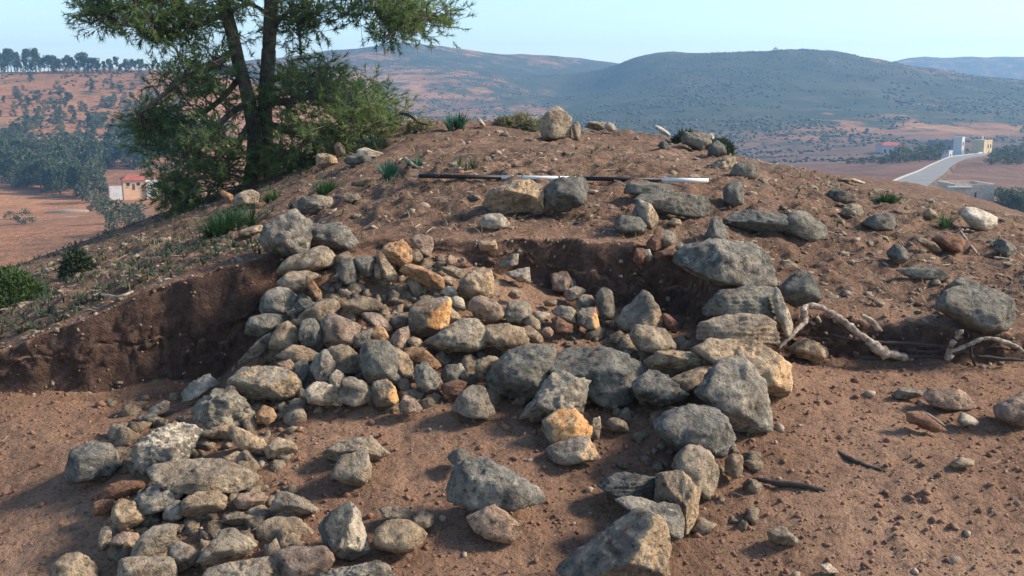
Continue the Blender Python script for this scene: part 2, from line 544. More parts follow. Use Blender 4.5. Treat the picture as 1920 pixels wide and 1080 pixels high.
# ---------------------------------------------------------------- valley, hills and road
ROAD_L = [(1610, 385, 128), (1662, 352, 152), (1716, 322, 190), (1760, 304, 240), (1795, 295, 290), (1822, 291, 330), (1850, 290, 360)]
ROAD_R = [(1690, 400, 122), (1738, 357, 150), (1768, 330, 186), (1790, 313, 232), (1826, 299, 285), (1850, 294, 325), (1880, 292, 356)]
VAL = RBF(cp(ROAD_L + ROAD_R + [
    (0, 470, 120), (250, 455, 120), (-500, 480, 130), (0, 400, 185), (220, 410, 175), (-600, 400, 190), (0, 300, 280), (220, 300, 280), (-600, 300, 280), (0, 240, 340), (200, 240, 350), (400, 250, 350),
    (0, 150, 450), (270, 146, 450), (0, 133, 480), (300, 128, 480), (-600, 135, 460), (450, 150, 480),
    (520, 240, 420), (560, 330, 250), (700, 230, 600), (640, 98, 1020), (720, 83, 1060), (800, 84, 1090), (900, 98, 1120), (960, 102, 1140), (1040, 106, 1170), (1130, 114, 1220), (720, 150, 820), (900, 160, 820), (900, 225, 600), (1020, 230, 600), (1000, 170, 850),
    (1090, 150, 1010), (1065, 185, 840), (1050, 220, 660),
    (1190, 105, 900), (1215, 99, 890), (1240, 94, 880), (1300, 93, 876), (1400, 93, 870), (1480, 93, 866), (1540, 94, 862), (1572, 95, 860), (1605, 104, 850), (1640, 113, 840), (1800, 138, 800), (1920, 152, 780), (2300, 175, 800), (1240, 135, 790), (1260, 200, 620), (1480, 150, 740), (1500, 215, 600), (1800, 225, 560), (2100, 240, 560),
    (1400, 292, 400), (1250, 300, 380), (1000, 300, 380), (1600, 303, 330), (1700, 300, 320), (1920, 300, 300), (2200, 310, 300), (1900, 352, 178), (1850, 412, 118), (1400, 340, 230), (2300, 400, 160)]) + [
    (-900, 650, -20), (-300, 640, -10), (150, 980, 25), (300, 1000, 20), (0, 1450, 0), (-400, 1350, 0), (500, 1150, 10), (900, 1100, 0), (1400, 900, 20), (-1400, 700, 20), (0, 60, -22), (100, 60, -17), (-100, 60, -26), (-200, 0, -40), (200, 0, -30),
    (0, -300, -40), (-1200, 0, -40), (1200, 0, -30), (0, 1700, -30), (1500, 1650, -30), (-1500, 1650, -30), (2600, -200, -30), (-2600, -200, -30)], 1e-3)


def valley_z(x, y, detail=True):
    z = VAL(x, y)
    if detail:
        d = np.clip((y - 330) / 300, 0, 1)
        z = z + d * (2.2 * n2(x, y, 0.006, 5, 0.55, 3.0) - 3.0 * np.abs(n2(x, y, 0.012, 4, 0.5, 8.0))) + 0.5 * n2(x, y, 0.03, 3, 0.5, 2.0)
    return z


def vhit(px, py, lo=70, hi=1250):
    d = ray(px, py)
    ys = np.geomspace(lo, hi, 700)
    P = CAM + d * (ys / d[1])[:, None]
    g = valley_z(P[:, 0], P[:, 1])
    b = np.nonzero(P[:, 2] < g)[0]
    if len(b) == 0:
        return None
    return P[b[0]]


def valley_mat():
    m, nt, b = new_mat('valley_soil_and_scrub', 0.95, 0.1)
    tc = N(nt, 'ShaderNodeTexCoord')
    v = tc.outputs['Object']
    soil = ramp(nt, noise(nt, v, 0.012, 6, 0.65, 0.3), [(0.32, (0.17, 0.092, 0.055)), (0.5, (0.31, 0.15, 0.075)), (0.66, (0.43, 0.225, 0.105))])
    row = N(nt, 'ShaderNodeTexWave', Scale=0.09, Distortion=2.5, Detail=3.0)
    row.bands_direction = 'Y'
    nt.links.new(v, row.inputs['Vector'])
    soil = mix(nt, 0.35, soil, ramp(nt, row.outputs['Fac'], [(0.2, (0.36, 0.34, 0.33)), (0.8, (0.58, 0.57, 0.55))]), 'OVERLAY')
    soil = mix(nt, 0.7, soil, ramp(nt, noise(nt, v, 0.25, 6, 0.7), [(0.3, (0.36, 0.36, 0.36)), (0.7, (0.64, 0.62, 0.6))]), 'OVERLAY')
    pg = N(nt, 'ShaderNodeAttribute', attribute_name='plough')
    soil = mix(nt, pg.outputs['Fac'], soil, ramp(nt, noise(nt, v, 0.06, 5, 0.6), [(0.35, (0.1, 0.06, 0.048)), (0.65, (0.19, 0.11, 0.08))]))
    scrub = ramp(nt, noise(nt, v, 0.03, 6, 0.7, 0.3), [(0.3, (0.026, 0.038, 0.024)), (0.5, (0.05, 0.06, 0.036)), (0.7, (0.1, 0.088, 0.055))])
    veg = N(nt, 'ShaderNodeAttribute', attribute_name='veg')
    mott = math_node(nt, 'ADD', veg.outputs['Fac'], math_node(nt, 'MULTIPLY', math_node(nt, 'SUBTRACT', noise(nt, v, 0.05, 7, 0.75, 0.3), 0.5), 2.2))
    f = ramp(nt, mott, [(0.35, (0, 0, 0)), (0.62, (1, 1, 1))])
    nt.links.new(mix(nt, f, soil, scrub), b.inputs['Base Color'])
    bump(nt, b, noise(nt, v, 0.18, 6, 0.7), 0.7, 2.0)
    return m


VALM = valley_mat()


def build_valley():
    ys = np.concatenate([np.linspace(-250, 60, 16)[:-1], np.geomspace(60, 1620, 220)])
    u = np.linspace(-0.85, 0.85, 420)
    ext = 0.85 + np.cumsum(np.geomspace(0.01, 0.6, 14))
    u = np.concatenate([-ext[::-1], u, ext])
    X = u[None, :] * (np.maximum(ys, 0)[:, None] + 260.0)
    Y = np.repeat(ys[:, None], len(u), 1)
    Z = valley_z(X, Y)
    q = X / np.maximum(Y, 1)
    veg = 0.3 + 0.16 * np.clip((Y - 340) / 120, 0, 1) * np.clip((X + 60) / 60, 0, 1) + 0.2 * np.clip((Y - 480) / 80, 0, 1) + 0.3 * np.clip((q - .03) / .04, 0, 1) * np.clip((.36 - q) / .12, 0, 1) * np.clip((Y - 480) / 150, 0, 1)
    veg = veg - 0.16 * np.clip((-X - 20) / 60, 0, 1) * np.clip((520 - Y) / 60, 0, 1)
    veg = veg + 0.25 * n2(X, Y, 0.006, 4, 0.6, 11.0)
    nr, nc = X.shape
    idx = np.arange(nr * nc).reshape(nr, nc)
    F = np.stack([idx[:-1, :-1], idx[:-1, 1:], idx[1:, 1:], idx[1:, :-1]], -1).reshape(-1, 4)
    o = mesh_obj('valley_hills', np.stack([X, Y, Z], -1), F, VALM, smooth=True)
    a = o.data.attributes.new('veg', 'FLOAT', 'POINT')
    a.data.foreach_set('value', veg.ravel().astype(np.float32))
    a = o.data.attributes.new('plough', 'FLOAT', 'POINT')
    a.data.foreach_set('value', (np.clip((X + 10) / 30, 0, 1) * np.clip((520 - Y) / 80, 0, 1) * .9).ravel().astype(np.float32))
    tag(o, 'valley of red fields rising to scrub covered hills', kind='structure')


build_valley()


def build_far_hills():
    xs = np.linspace(-1500, 1900, 260)
    prof = np.interp(xs, [-1500, -450, 340, 570, 616, 673, 741, 815, 866, 970, 1250, 1900], [24, 30, 36, 54, 62, 73, 76, 76, 74, 69, 63, 52])
    prof = prof + 3 * n2(xs, xs * 0, 0.01, 3, 0.5, 2.0)
    rows = [(1400, -40), (1480, 0.25), (1560, 0.62), (1650, 0.9), (1710, 1.0), (1790, 0.7), (1860, -40)]
    Z = []
    for (y, k) in rows:
        z = np.full_like(xs, -40.0) if k == -40 else -40 + (prof + 40) * k + 3 * n2(xs, xs * 0 + y, 0.015, 4, 0.5, 1.0)
        Z.append(z)
    X = np.repeat(xs[None], len(rows), 0)
    Y = np.repeat(np.array([r[0] for r in rows])[:, None], len(xs), 1)
    idx = np.arange(X.size).reshape(X.shape)
    F = np.stack([idx[:-1, :-1], idx[:-1, 1:], idx[1:, 1:], idx[1:, :-1]], -1).reshape(-1, 4)
    o = mesh_obj('far_hills', np.stack([X, Y, np.array(Z)], -1), F, VALM, smooth=True)
    a = o.data.attributes.new('veg', 'FLOAT', 'POINT')
    a.data.foreach_set('value', np.full(X.size, 0.6, np.float32))
    tag(o, 'faint blue hills on the far horizon', kind='structure')


build_far_hills()

ROADM = plain('pale_asphalt', (0.2, 0.19, 0.175), 0.9, 0.08, 0.4)
WHITEWASH = plain('whitewashed_concrete', (0.62, 0.6, 0.56), 0.85, 0.06, 1.0)


def build_road():
    L = [at(*p) for p in ROAD_L]
    Rr = [at(*p) for p in ROAD_R]
    L, Rr = smooth_path(L, 5), smooth_path(Rr, 5)
    V, F = [], []
    zz_ = [max(valley_z(np.array([a[0]]), np.array([a[1]]))[0], valley_z(np.array([b[0]]), np.array([b[1]]))[0]) for a, b in zip(L, Rr)]
    zz_ = np.convolve(np.pad(zz_, 3, mode='edge'), np.ones(7) / 7, mode='valid')
    for i, (a, b) in enumerate(zip(L, Rr)):
        z = zz_[i] + 0.5
        a, b = a.copy(), b.copy()
        a[2] = z
        b[2] = z
        L[i] = a
        Rr[i] = b
        out = (b - a) / np.linalg.norm(b - a)
        V += [a - out * 2.5 - (0, 0, 2.0), a, b, b + out * 2.5 - (0, 0, 2.0)]
    for i in range(len(L) - 1):
        for k in range(3):
            F.append((i * 4 + k, i * 4 + k + 1, i * 4 + k + 5, i * 4 + k + 4))
    o = mesh_obj('road', V, F, [ROADM, VALM])
    for p in o.data.polygons:
        if p.index % 3 != 1:
            p.material_index = 1
    a = o.data.attributes.new('plough', 'FLOAT', 'POINT')
    a.data.foreach_set('value', np.full(len(o.data.vertices), .9, np.float32))
    a = o.data.attributes.new('veg', 'FLOAT', 'POINT')
    a.data.foreach_set('value', np.full(len(o.data.vertices), .45, np.float32))
    tag(o, 'pale road climbing to the houses', kind='structure')
    mb = MB()
    V, F = [], []
    for a, b in zip(L, Rr):
        out = (b - a) / np.linalg.norm(b - a)
        V += [a - out * .3 - (0, 0, .6), a - out * .3 + (0, 0, .22), a - out * .05 + (0, 0, .22), a - out * .05 - (0, 0, .4)]
    for i in range(len(L) - 1):
        for k in range(4):
            F.append((i * 4 + k, (i * 4 + (k + 1) % 4), (i + 1) * 4 + (k + 1) % 4, (i + 1) * 4 + k))
    F += [(0, 1, 2, 3), tuple(len(V) - 4 + k for k in (3, 2, 1, 0))]
    tag(mesh_obj('parapet', V, F, plain('weathered_concrete', (0.36, 0.34, 0.31))), 'low white parapet along the outer edge of the road', 'wall')


build_road()

# ---------------------------------------------------------------- stones
def icosphere(level):
    bm = bmesh.new()
    bmesh.ops.create_icosphere(bm, subdivisions=level, radius=1.0)
    v = np.array([x.co[:] for x in bm.verts])
    f = np.array([[q.index for q in p.verts] for p in bm.faces], np.int32)
    bm.free()
    return v / np.linalg.norm(v, axis=1, keepdims=True), f


ICO = {k: icosphere(k) for k in (1, 2, 3, 4, 5)}
GROUPS = ['stones of the collapsed wall', 'stones lying in the pit', 'boulders of the wall row along the bare soil', 'stones of the lower wall line', 'stones on the uncut slope', 'stones along the crest', 'stones on the bare soil floor']
STONES = [
(0,'pitted blue-grey boulder at the top corner of the collapsed wall','L',[492,447,506,424,533,407,550,401,577,420,575,442,571,468,533,478,504,463],'n=.09'),
(0,'pitted boulder with a pale hollowed top beside the corner boulder','L',[571,438,592,421,625,422,648,430,667,455,660,465,617,463,577,459],'n=.09'),
(0,'long smooth grey stone slanting just below the two pitted corner boulders','g',[529,507,550,484,600,465,615,472,623,486,617,497,558,511,533,515],'p=9'),
(0,'olive-grey slab tipped on edge under the long smooth stone','g',[523,530,546,513,573,511,594,518,575,534,554,551,544,547],''),
(0,'thin orange flake standing against the tipped olive slab','o',[573,519,583,522,600,545,602,559,594,559,575,534],'th=.5'),
(0,'rounded lichen-spotted boulder on the dark edge of the collapsed wall','L',[488,578,500,555,517,541,533,542,550,555,556,568,554,588,525,595,492,590],'p=9'),
(0,'dark slate-grey half of a split block behind the small pale upright','d',[635,513,640,492,656,484,665,505,667,526,650,530],''),
(0,'larger grey half of a split block with a flat top edge','d',[662,492,673,483,702,484,700,509,690,522,669,509],''),
(0,'upright rounded tan slab just below the crumbly orange boulder','t',[706,480,719,478,733,499,744,513,738,526,721,524,710,497],'p=9'),
(0,'small pale upright sliver leaning on the tan slab','t',[702,497,710,495,719,511,712,526,704,518],''),
(0,'crumbly orange-brown boulder near the end of the back trench face','o',[720,470,733,458,755,455,768,473,768,490,750,497,733,487],'n=.1'),
(0,'brown cobble touching the crumbly orange-brown boulder','t',[768,472,782,468,792,482,782,493,768,490],'p=9'),
(0,'pinkish stone with a pale cap at the start of the back trench face','k',[772,450,787,442,807,447,810,462,803,478,790,473,780,460],''),
(0,'long orange and green-grey block lying aslant in the upper rubble','o',[753,512,768,498,790,503,825,520,828,540,803,538,777,523],''),
(0,'pink stone at the lower end of the aslant orange block','k',[823,523,837,518,852,523,848,535,833,535],''),
(0,'flat grey stone tucked above the aslant orange block','g',[820,503,837,502,865,505,863,520,853,522,837,512],''),
(0,'rough blocky boulder half grey half rust-brown at the rear of the pit','t',[850,539,869,524,875,505,894,500,917,508,923,528,921,553,894,559,865,553],'n=.08;brk=(.75,.3,-.6)'),
(0,'small white-topped stone below the grey and rust boulder','p',[832,547,840,538,852,542,858,555,852,563,838,557],''),
(0,'pale yellow sliver hanging under the small white-topped stone','p',[843,562,858,557,867,562,872,583,863,580,847,570],''),
(0,'mauve-pink slab with a pale sloping ridge','k',[883,578,890,562,903,558,927,567,953,588,940,598,923,600,893,590],''),
(0,'brown-grey stone directly behind the mauve-pink slab','g',[946,570,978,564,990,572,994,587,975,603,946,603,950,587],''),
(0,'grey block with a fresh amber broken face in the middle of the pile','g',[770,603,773,582,787,570,837,562,840,575,835,610,817,623,803,628,773,627],'bm=A;brk=(.8,.15,-.55)'),
(0,'brown stone with a dark slot beside the amber-faced block','t',[828,592,840,577,858,575,862,593,870,600,847,612,832,603],''),
(0,'broad grey-brown boulder with a rounded end facing the pit','g',[800,643,815,632,865,602,885,600,900,613,908,633,903,647,880,657,832,655],'p=10'),
(0,'tan boulder with a dark hollow next to the broad grey-brown boulder','t',[904,617,943,611,977,619,985,638,977,650,954,659,935,650,914,638],'n=.08'),
(1,'tan cobble standing over the small round pink cobble','t',[982,605,992,591,1009,601,1013,614,1007,620,990,614],'p=9'),
(1,'pale tan sliver pointing down from the tan boulder','t',[978,618,994,612,1013,628,1019,641,998,641,982,630],''),
(1,'small round pink cobble in the pit','k',[1015,620,1028,612,1038,622,1032,632,1021,630],'p=7'),
(1,'brick-red angular stone in the pit','r',[1036,599,1046,593,1073,612,1073,622,1042,622],''),
(1,'grey rounded stone leaning on the brick-red stone','g',[1034,585,1052,574,1071,578,1082,591,1075,608,1052,597],'p=9'),
(1,'rounded grey cobble perched on an orange-faced stone in the pit','g',[1078,572,1092,553,1109,555,1115,570,1111,578,1088,582],'p=8'),
(1,'narrow stone with an orange face under the perched cobble','g',[1084,587,1094,580,1115,579,1123,614,1102,616,1086,608],'bm=A;brk=(.8,0,-.6)'),
(1,'upright oval grey cobble against the shaded trench face','g',[1117,558,1125,543,1138,541,1148,549,1151,574,1148,593,1127,595],'p=7'),
(1,'square pinkish-tan block standing before the back trench face','k',[1036,514,1061,510,1069,524,1063,545,1038,543],''),
(1,'grey pebble behind the square pinkish-tan block','g',[1065,518,1078,524,1082,537,1069,543],''),
(1,'grey cobble at the foot of the square pinkish-tan block','g',[1059,549,1078,537,1098,545,1092,553,1073,564,1063,562],'p=9'),
(1,'small tan pebble on the pit soil before the brick-red stone','t',[1019,566,1032,560,1044,564,1040,574,1023,574],'p=8'),
(1,'small yellow-tan pebble beside the grey and rust boulder','t',[952,553,965,541,980,547,975,558,961,560],'p=8'),
(1,'pale flat stone next to the mauve-pink slab','p',[998,585,1017,585,1032,589,1019,601,1011,603],''),
(1,'pale three-cornered stone at the foot of the back trench face','p',[948,512,990,502,993,528,973,528],''),
(1,'grey stone embedded low in the back trench face','g',[932,499,957,478,971,476,969,495,948,503],'d=5.66'),
(1,'brownish stone embedded high in the back trench face','t',[898,453,928,451,932,468,902,470],'d=5.68'),
(1,'small peach stone on the rubble below the back trench face','k',[836,489,844,478,857,487,852,497,838,495],''),
(1,'flat dull red stone behind the grey and rust boulder','r',[848,495,869,492,884,499,865,504],''),
(2,'large speckled blue-grey boulder at the head of the wall row','L',[1260,508,1273,476,1292,460,1344,453,1410,455,1427,474,1446,514,1452,537,1408,539,1358,545,1325,526,1288,518],'d=5.5'),
(2,'layered dark block beneath the large speckled boulder','d',[1321,578,1335,558,1350,547,1410,539,1452,541,1454,570,1458,599,1412,599,1367,595,1327,591],'lay=1;d=5.15'),
(2,'narrow pale slab leaning on the end of the layered dark block','p',[1450,564,1454,541,1462,547,1488,614,1485,624,1473,630,1458,597],'d=5.05;th=.5'),
(2,'flat-topped olive block with layered front below the dark block','g',[1314,607,1328,602,1360,591,1422,590,1441,600,1455,621,1462,644,1445,655,1430,646,1370,644,1312,636],'lay=1;d=4.95'),
(2,'dark pointed stone standing where the pale root begins','d',[1460,540,1480,520,1500,507,1520,520,1537,557,1530,568,1493,573,1467,563],'d=5.3'),
(2,'long slab with a bright tan end jutting over the bare soil','t',[1301,655,1337,639,1410,642,1445,661,1479,686,1481,715,1462,750,1432,736,1328,678],'d=4.66;brk=(.75,.1,-.65)'),  # the sunlit tan of the end is put into its colour
(2,'tall green-stained boulder in front of the bright tan slab end','L',[1305,734,1320,707,1341,682,1370,665,1393,663,1418,688,1432,715,1439,773,1445,802,1412,809,1372,798,1339,769],'d=4.37'),
(2,'dome-shaped grey boulder at the foot of the tall green-stained boulder','L',[1224,796,1253,771,1285,760,1326,759,1349,771,1366,792,1376,811,1378,830,1349,856,1300,850,1253,825],'p=7;d=4.14'),
(1,'pyramid-shaped stone rising before the shaded trench face','g',[1162,601,1169,585,1206,549,1217,555,1235,585,1250,612,1225,618,1169,618],'brk=(.8,.2,-.5)'),
(1,'reddish stone behind the flank of the pyramid-shaped stone','r',[1242,589,1254,591,1271,608,1267,624,1250,616],''),
(1,'grey block with a pale edge below the pyramid-shaped stone','g',[1185,628,1197,611,1220,615,1243,617,1255,632,1264,652,1245,663,1199,655],''),
(1,'flat stone with a ragged tan top beside the tall green-stained boulder','t',[1212,680,1237,661,1266,659,1297,661,1326,671,1322,680,1287,698,1253,702,1228,700],'n=.08'),
(1,'ragged brown stone under the ragged tan-topped one','t',[1245,713,1287,698,1320,684,1324,698,1308,719,1278,734],''),
(1,'dark boulder overhanging a black hollow in the pit','d',[916,707,927,690,948,667,979,652,1020,650,1048,657,1035,694,1014,723,1006,744,968,744,933,738],'d=4.62;p=10'),
(1,'long low dark boulder stretching toward the wall row','d',[1029,694,1048,669,1072,659,1125,657,1160,665,1189,680,1200,698,1193,723,1168,752,1114,752,1072,723],'d=4.65'),
(1,'low mottled stone at the end of the long dark boulder','L',[1191,719,1220,698,1241,702,1266,719,1287,738,1278,748,1237,757,1203,748],'n=.09'),
(1,'tan block wedged against the overhanging dark boulder','t',[895,678,918,669,933,673,927,690,918,709,906,715,893,702],''),
(1,'jagged lichened boulder leaning over the black hollow','L',[981,778,993,761,1014,736,1039,704,1052,702,1085,713,1100,719,1093,748,1085,771,1052,778,1010,782],'d=4.4;n=.08'),
(3,'grey stone with a broken face painted sunlit orange','g',[1022,790,1048,771,1078,770,1104,800,1104,818,1070,828,1040,828,1022,808],'bm=A;brk=(.5,.25,-.85);bt=.55'),  # warm sunlight on this face is part of its colour
(3,'squat grey stone under the orange-faced one','g',[1028,840,1051,828,1076,821,1101,820,1113,836,1119,857,1105,868,1068,870,1036,859],'brk=(.95,.1,-.3)'),
(3,'thin upright slab behind the orange-faced stone','t',[1103,811,1113,786,1124,784,1126,801,1122,820,1111,824],'th=.6'),
(3,'oval buff stone between the orange-faced one and the dome boulder','t',[1132,797,1142,786,1157,784,1172,792,1178,809,1155,811],'p=8'),
(3,'large low mottled boulder half buried in the central soil','L',[849,913,859,880,878,868,909,861,938,874,976,899,1001,913,1009,934,1003,947,986,968,959,963,926,955,880,963,855,953],'d=3.74;th=.55'),
(3,'dark cobble at the upper tip of the half-buried mottled boulder','d',[840,859,849,847,865,841,878,853,872,868,859,874],'p=9'),
(3,'flat brown-grey slab just in front of the half-buried mottled boulder','k',[876,972,900,958,924,950,945,962,972,985,974,1003,945,1014,905,1004],'th=.45'),
(2,'dark layered stone lying flat above the huge wedge boulder','d',[1122,907,1137,892,1158,886,1187,888,1208,895,1228,895,1235,915,1228,940,1203,936,1166,930,1137,920],'lay=1'),
(2,'big boulder with a pale cream flank facing the bare soil','t',[1230,892,1260,882,1278,886,1299,903,1310,918,1309,955,1305,980,1291,992,1272,1005,1249,980,1230,942],'d=3.74;brk=(.85,.1,-.5)'),  # lit flank painted paler than the rest of the boulder
(2,'cracked lichen stone wedged behind the tip of the huge wedge boulder','L',[1155,938,1187,932,1228,942,1270,949,1278,972,1272,1005,1249,997,1208,972,1182,959],'d=3.63'),
(2,'leaning grey slab above the cream-flanked boulder','g',[1258,872,1285,838,1310,838,1332,852,1344,880,1341,915,1325,935,1290,905],'d=3.93'),
(2,'small squarish cobble by the leaning grey slab','t',[1360,862,1376,850,1391,855,1392,885,1380,895,1360,888],'p=9'),
(2,'huge wedge boulder with a cracked cream face in the foreground','g',[1051,1057,1124,1005,1193,957,1205,955,1237,980,1249,1009,1251,1047,1247,1088,1199,1097,1103,1092,1055,1070],'d=3.42;brk=(.85,.15,-.45);bt=.7'),
(3,'lone lumpy boulder apart on the sunken soil','L',[126,898,140,846,170,832,203,834,215,855,222,873,209,888,178,896,142,902],'n=.08'),
(3,'blue-grey boulder with a pale cap painted as sunlit','L',[257,857,261,836,292,809,340,794,370,809,361,823,349,857,315,871,286,880,268,873],'brk=(.35,.9,-.1);bt=.7;bm=p;n=.08'),  # sunlit top painted with the pale stone tone
(3,'long flat-topped slab below the pale-capped boulder','g',[288,886,301,874,347,865,405,861,442,874,474,892,472,905,432,922,392,920,347,924,320,905],''),
(3,'knobbly dark lichened boulder at the front foot of the collapsed wall','L',[367,765,382,747,405,732,433,733,457,753,473,772,470,788,440,798,407,795,380,797,367,790],'n=.1'),
(3,'cream holed stone perched behind the knobbly dark boulder','p',[344,736,357,721,380,707,392,705,407,721,392,734,372,746,351,752],'n=.09'),
(3,'tan slab beside the pale sunlit-painted cap of the blue-grey boulder','t',[380,803,392,798,427,797,432,810,413,822,388,820],''),
(3,'broad flat buff stone sloping toward the central soil','t',[432,817,433,800,445,802,467,812,490,823,500,840,493,853,470,853,450,837],'th=.5'),
(3,'brown wedge touching the end of the broad flat buff stone','t',[497,842,520,822,550,830,556,845,535,855,505,858],''),
(3,'small wedge peeking over the long flat-topped slab','t',[420,858,447,847,470,865,450,872,425,870],''),
(3,'small bright orange-pink stone in front of the collapsed wall','o',[480,775,493,762,510,767,518,780,513,788,502,795,490,787],''),
(3,'dull grey cobble alone on the shaded sunken soil','g',[280,767,307,752,317,755,315,770,302,777,283,775],''),
(3,'half-sunk grey cobble next to the lone cobble on the shaded soil','d',[267,783,277,775,293,777,297,787,283,793,268,793],''),
(0,'broad boulder half bluish half tan at the front foot of the pile','L',[435,728,446,707,462,692,483,690,525,692,542,702,556,719,552,736,529,746,483,746,450,740],'p=10;brk=(.7,.2,-.65);bm=t'),
(0,'pale pitted low stone beside the bluish-tan boulder','p',[575,736,596,719,621,725,635,738,638,757,608,757,581,752],'n=.09'),
(0,'grey wedge with a flat pale top at the front of the pile','g',[640,748,646,715,658,709,677,717,698,736,692,748,669,757],''),
(0,'grey stone with an ochre flank at the front of the pile','g',[698,740,704,719,723,713,738,728,744,748,733,759,708,759],'bm=A;brk=(.8,.1,-.55)'),
(0,'small peach stone on the soil before the ochre-flanked stone','k',[752,759,760,743,775,748,790,765,783,772,754,771],''),
(0,'big smooth greenish-grey block on the front of the pile','d',[681,680,679,657,696,644,725,646,738,661,750,698,752,711,733,717,698,719,690,698],'n=.03'),
(0,'ochre flake on top of the smooth greenish-grey block','o',[698,625,708,611,721,619,733,642,731,652,710,646],'th=.6'),
(0,'grey stone tucked behind the ochre flake','g',[658,638,673,623,698,617,702,636,692,646,671,650],''),
(0,'rounded grey-tan boulder touching the smooth greenish-grey block','t',[615,661,625,650,646,648,662,659,677,680,673,696,650,696,631,692],'p=9'),
(0,'speckled tan stone below the rounded grey-tan boulder','L',[585,690,594,671,610,659,627,682,629,698,617,717,600,715],''),
(0,'pale wedge at the foot of the speckled tan stone','p',[621,707,631,696,642,702,647,719,640,736,619,725],''),
(0,'tan ridge-backed stone between the bluish-tan and pink-brown boulders','t',[525,667,552,648,562,648,592,663,583,673,567,680,546,675],''),
(0,'dark upright block under the tan ridge-backed stone','d',[550,698,556,682,573,675,577,694,571,713,558,709],''),
(0,'pinkish stone beside the dark upright block','k',[517,684,544,676,552,688,550,705,529,692],''),
(0,'pink-brown boulder high on the front of the pile','k',[600,617,608,602,627,592,646,600,675,613,665,630,656,648,617,648],'p=10'),
(0,'blue-dark block face beside the pink-brown boulder','d',[567,636,569,605,588,602,600,615,606,644,598,657,573,652],''),
(0,'buff boulder capping the blue-dark block','t',[565,597,573,585,587,575,603,563,623,565,637,577,620,590,608,602,588,605,570,607],'p=10'),
(0,'rounded olive-brown stone on the shaded side of the pile','t',[520,620,530,608,540,605,553,618,560,632,548,648,528,655,507,650,513,633],'p=8'),
(0,'narrow grey slab leaning at the shaded edge of the pile','g',[443,682,473,653,497,627,505,630,503,647,490,660,460,680],'th=.6'),
(0,'purple-grey stone below the rounded lichen-spotted boulder','d',[465,623,473,598,493,592,523,593,527,612,510,623,490,630],''),
(0,'dark stone with a white crest beside the rounded lichen-spotted boulder','d',[553,573,568,560,578,563,590,573,582,585,563,585],''),
(0,'dark brown stone with a pale ridge above the pink-brown boulder','t',[640,570,657,560,677,557,700,562,713,572,700,583,670,590,647,587],''),
(0,'arched pinkish stone above the ochre flake','k',[675,597,688,589,710,590,727,607,740,622,730,633,707,613,682,612],'p=9'),
(0,'round pink cobble beside the arched pinkish stone','k',[730,605,738,595,753,592,763,598,763,610,750,617,740,617],'p=8'),
(0,'upright pink stone under the round pink cobble','k',[733,638,743,623,757,615,764,612,765,632,762,653,753,653,740,648],''),
(0,'round brown cobble below the amber-faced block','t',[765,638,773,632,787,637,795,647,793,657,773,653],'p=7'),
(0,'sloping brown slab with an orange tip','o',[760,658,773,653,793,655,813,672,822,683,813,690,790,680,768,672],'th=.6'),
(0,'dark pitted boulder below the sloping brown slab','L',[778,702,785,687,800,683,817,698,825,715,820,730,800,735,787,725],'n=.11'),
(0,'rough tan stone squeezed beside the smooth greenish-grey block','t',[733,660,747,657,762,667,772,687,772,710,757,715,747,687],'n=.08'),
(0,'round dark grey cobble near the black hollow','d',[827,702,837,687,855,685,862,698,857,712,835,715],'p=8'),
(0,'white sliver beside the round dark grey cobble','p',[857,685,865,683,873,698,873,710,865,710],''),
(0,'triangular grey-tan stone at the edge of the black hollow','g',[852,765,868,740,885,725,904,728,914,752,924,774,910,778,877,775],''),
(0,'reddish flat stone behind the triangular grey-tan stone','r',[829,723,856,713,872,719,860,740,833,736],''),
(0,'small brown stone below the dark pitted boulder','t',[743,715,760,710,768,718,767,733,753,730],''),
(3,'dark stone crossed by white crust below the long flat-topped slab','L',[251,953,263,932,288,911,313,899,330,905,345,922,313,953,297,961,268,963],'n=.08'),
(3,'tan crusted stone beside the dark white-crusted stone','t',[203,970,222,940,247,940,261,959,268,972,242,990,215,999,213,980],'n=.08'),
(3,'small lichened buff stone under the dark white-crusted stone','L',[307,974,311,953,330,940,349,945,347,965,326,978],''),
(3,'buff block with a crusted end under the long flat-topped slab','t',[342,957,351,936,372,924,405,922,422,934,418,955,397,959,361,970],''),
(3,'low mauve-grey cobble below the tan crusted stone','k',[213,1009,230,999,257,1001,263,1018,247,1030,218,1026],''),
(3,'rounded grey-tan boulder touching the low mauve-grey cobble','g',[257,1036,268,1009,288,988,318,984,338,990,347,1005,320,1024,315,1038,280,1045],'p=9'),
(3,'kite-shaped grey stone between two larger rounded boulders','g',[318,1026,336,1018,359,1026,374,1040,359,1059,334,1072,324,1053],''),
(3,'flat-topped block cut by the lower picture edge beside the kite stone','g',[224,1080,230,1051,259,1047,318,1047,324,1063,324,1105,224,1105],''),
(3,'five-sided grey stone above the broad smooth boulder','g',[380,1042,392,1024,418,995,438,995,465,1011,478,1022,455,1042,426,1057,401,1055],''),
(3,'brown lumpy boulder in the lowest corner of the sunken soil','t',[95,1082,107,1057,130,1038,147,1038,170,1057,180,1078,168,1101,101,1101],''),
(3,'broad smooth boulder cut by the lower picture edge','g',[390,1076,399,1059,447,1053,480,1045,509,1047,534,1070,542,1101,390,1101],'p=9'),
(3,'brown-grey slab crossed by one dark crack','k',[523,1038,531,1028,554,1027,608,1024,619,1038,627,1051,610,1068,596,1084,550,1090,525,1059],'p=22'),
(3,'tall angular block with a pale edge painted as sunlit','d',[602,990,623,965,652,947,667,953,679,984,692,1030,677,1040,658,1047,640,1040,615,1015],'brk=(.9,.2,-.4);bm=p;bt=.75'),  # light along the edge is painted on with pale stone
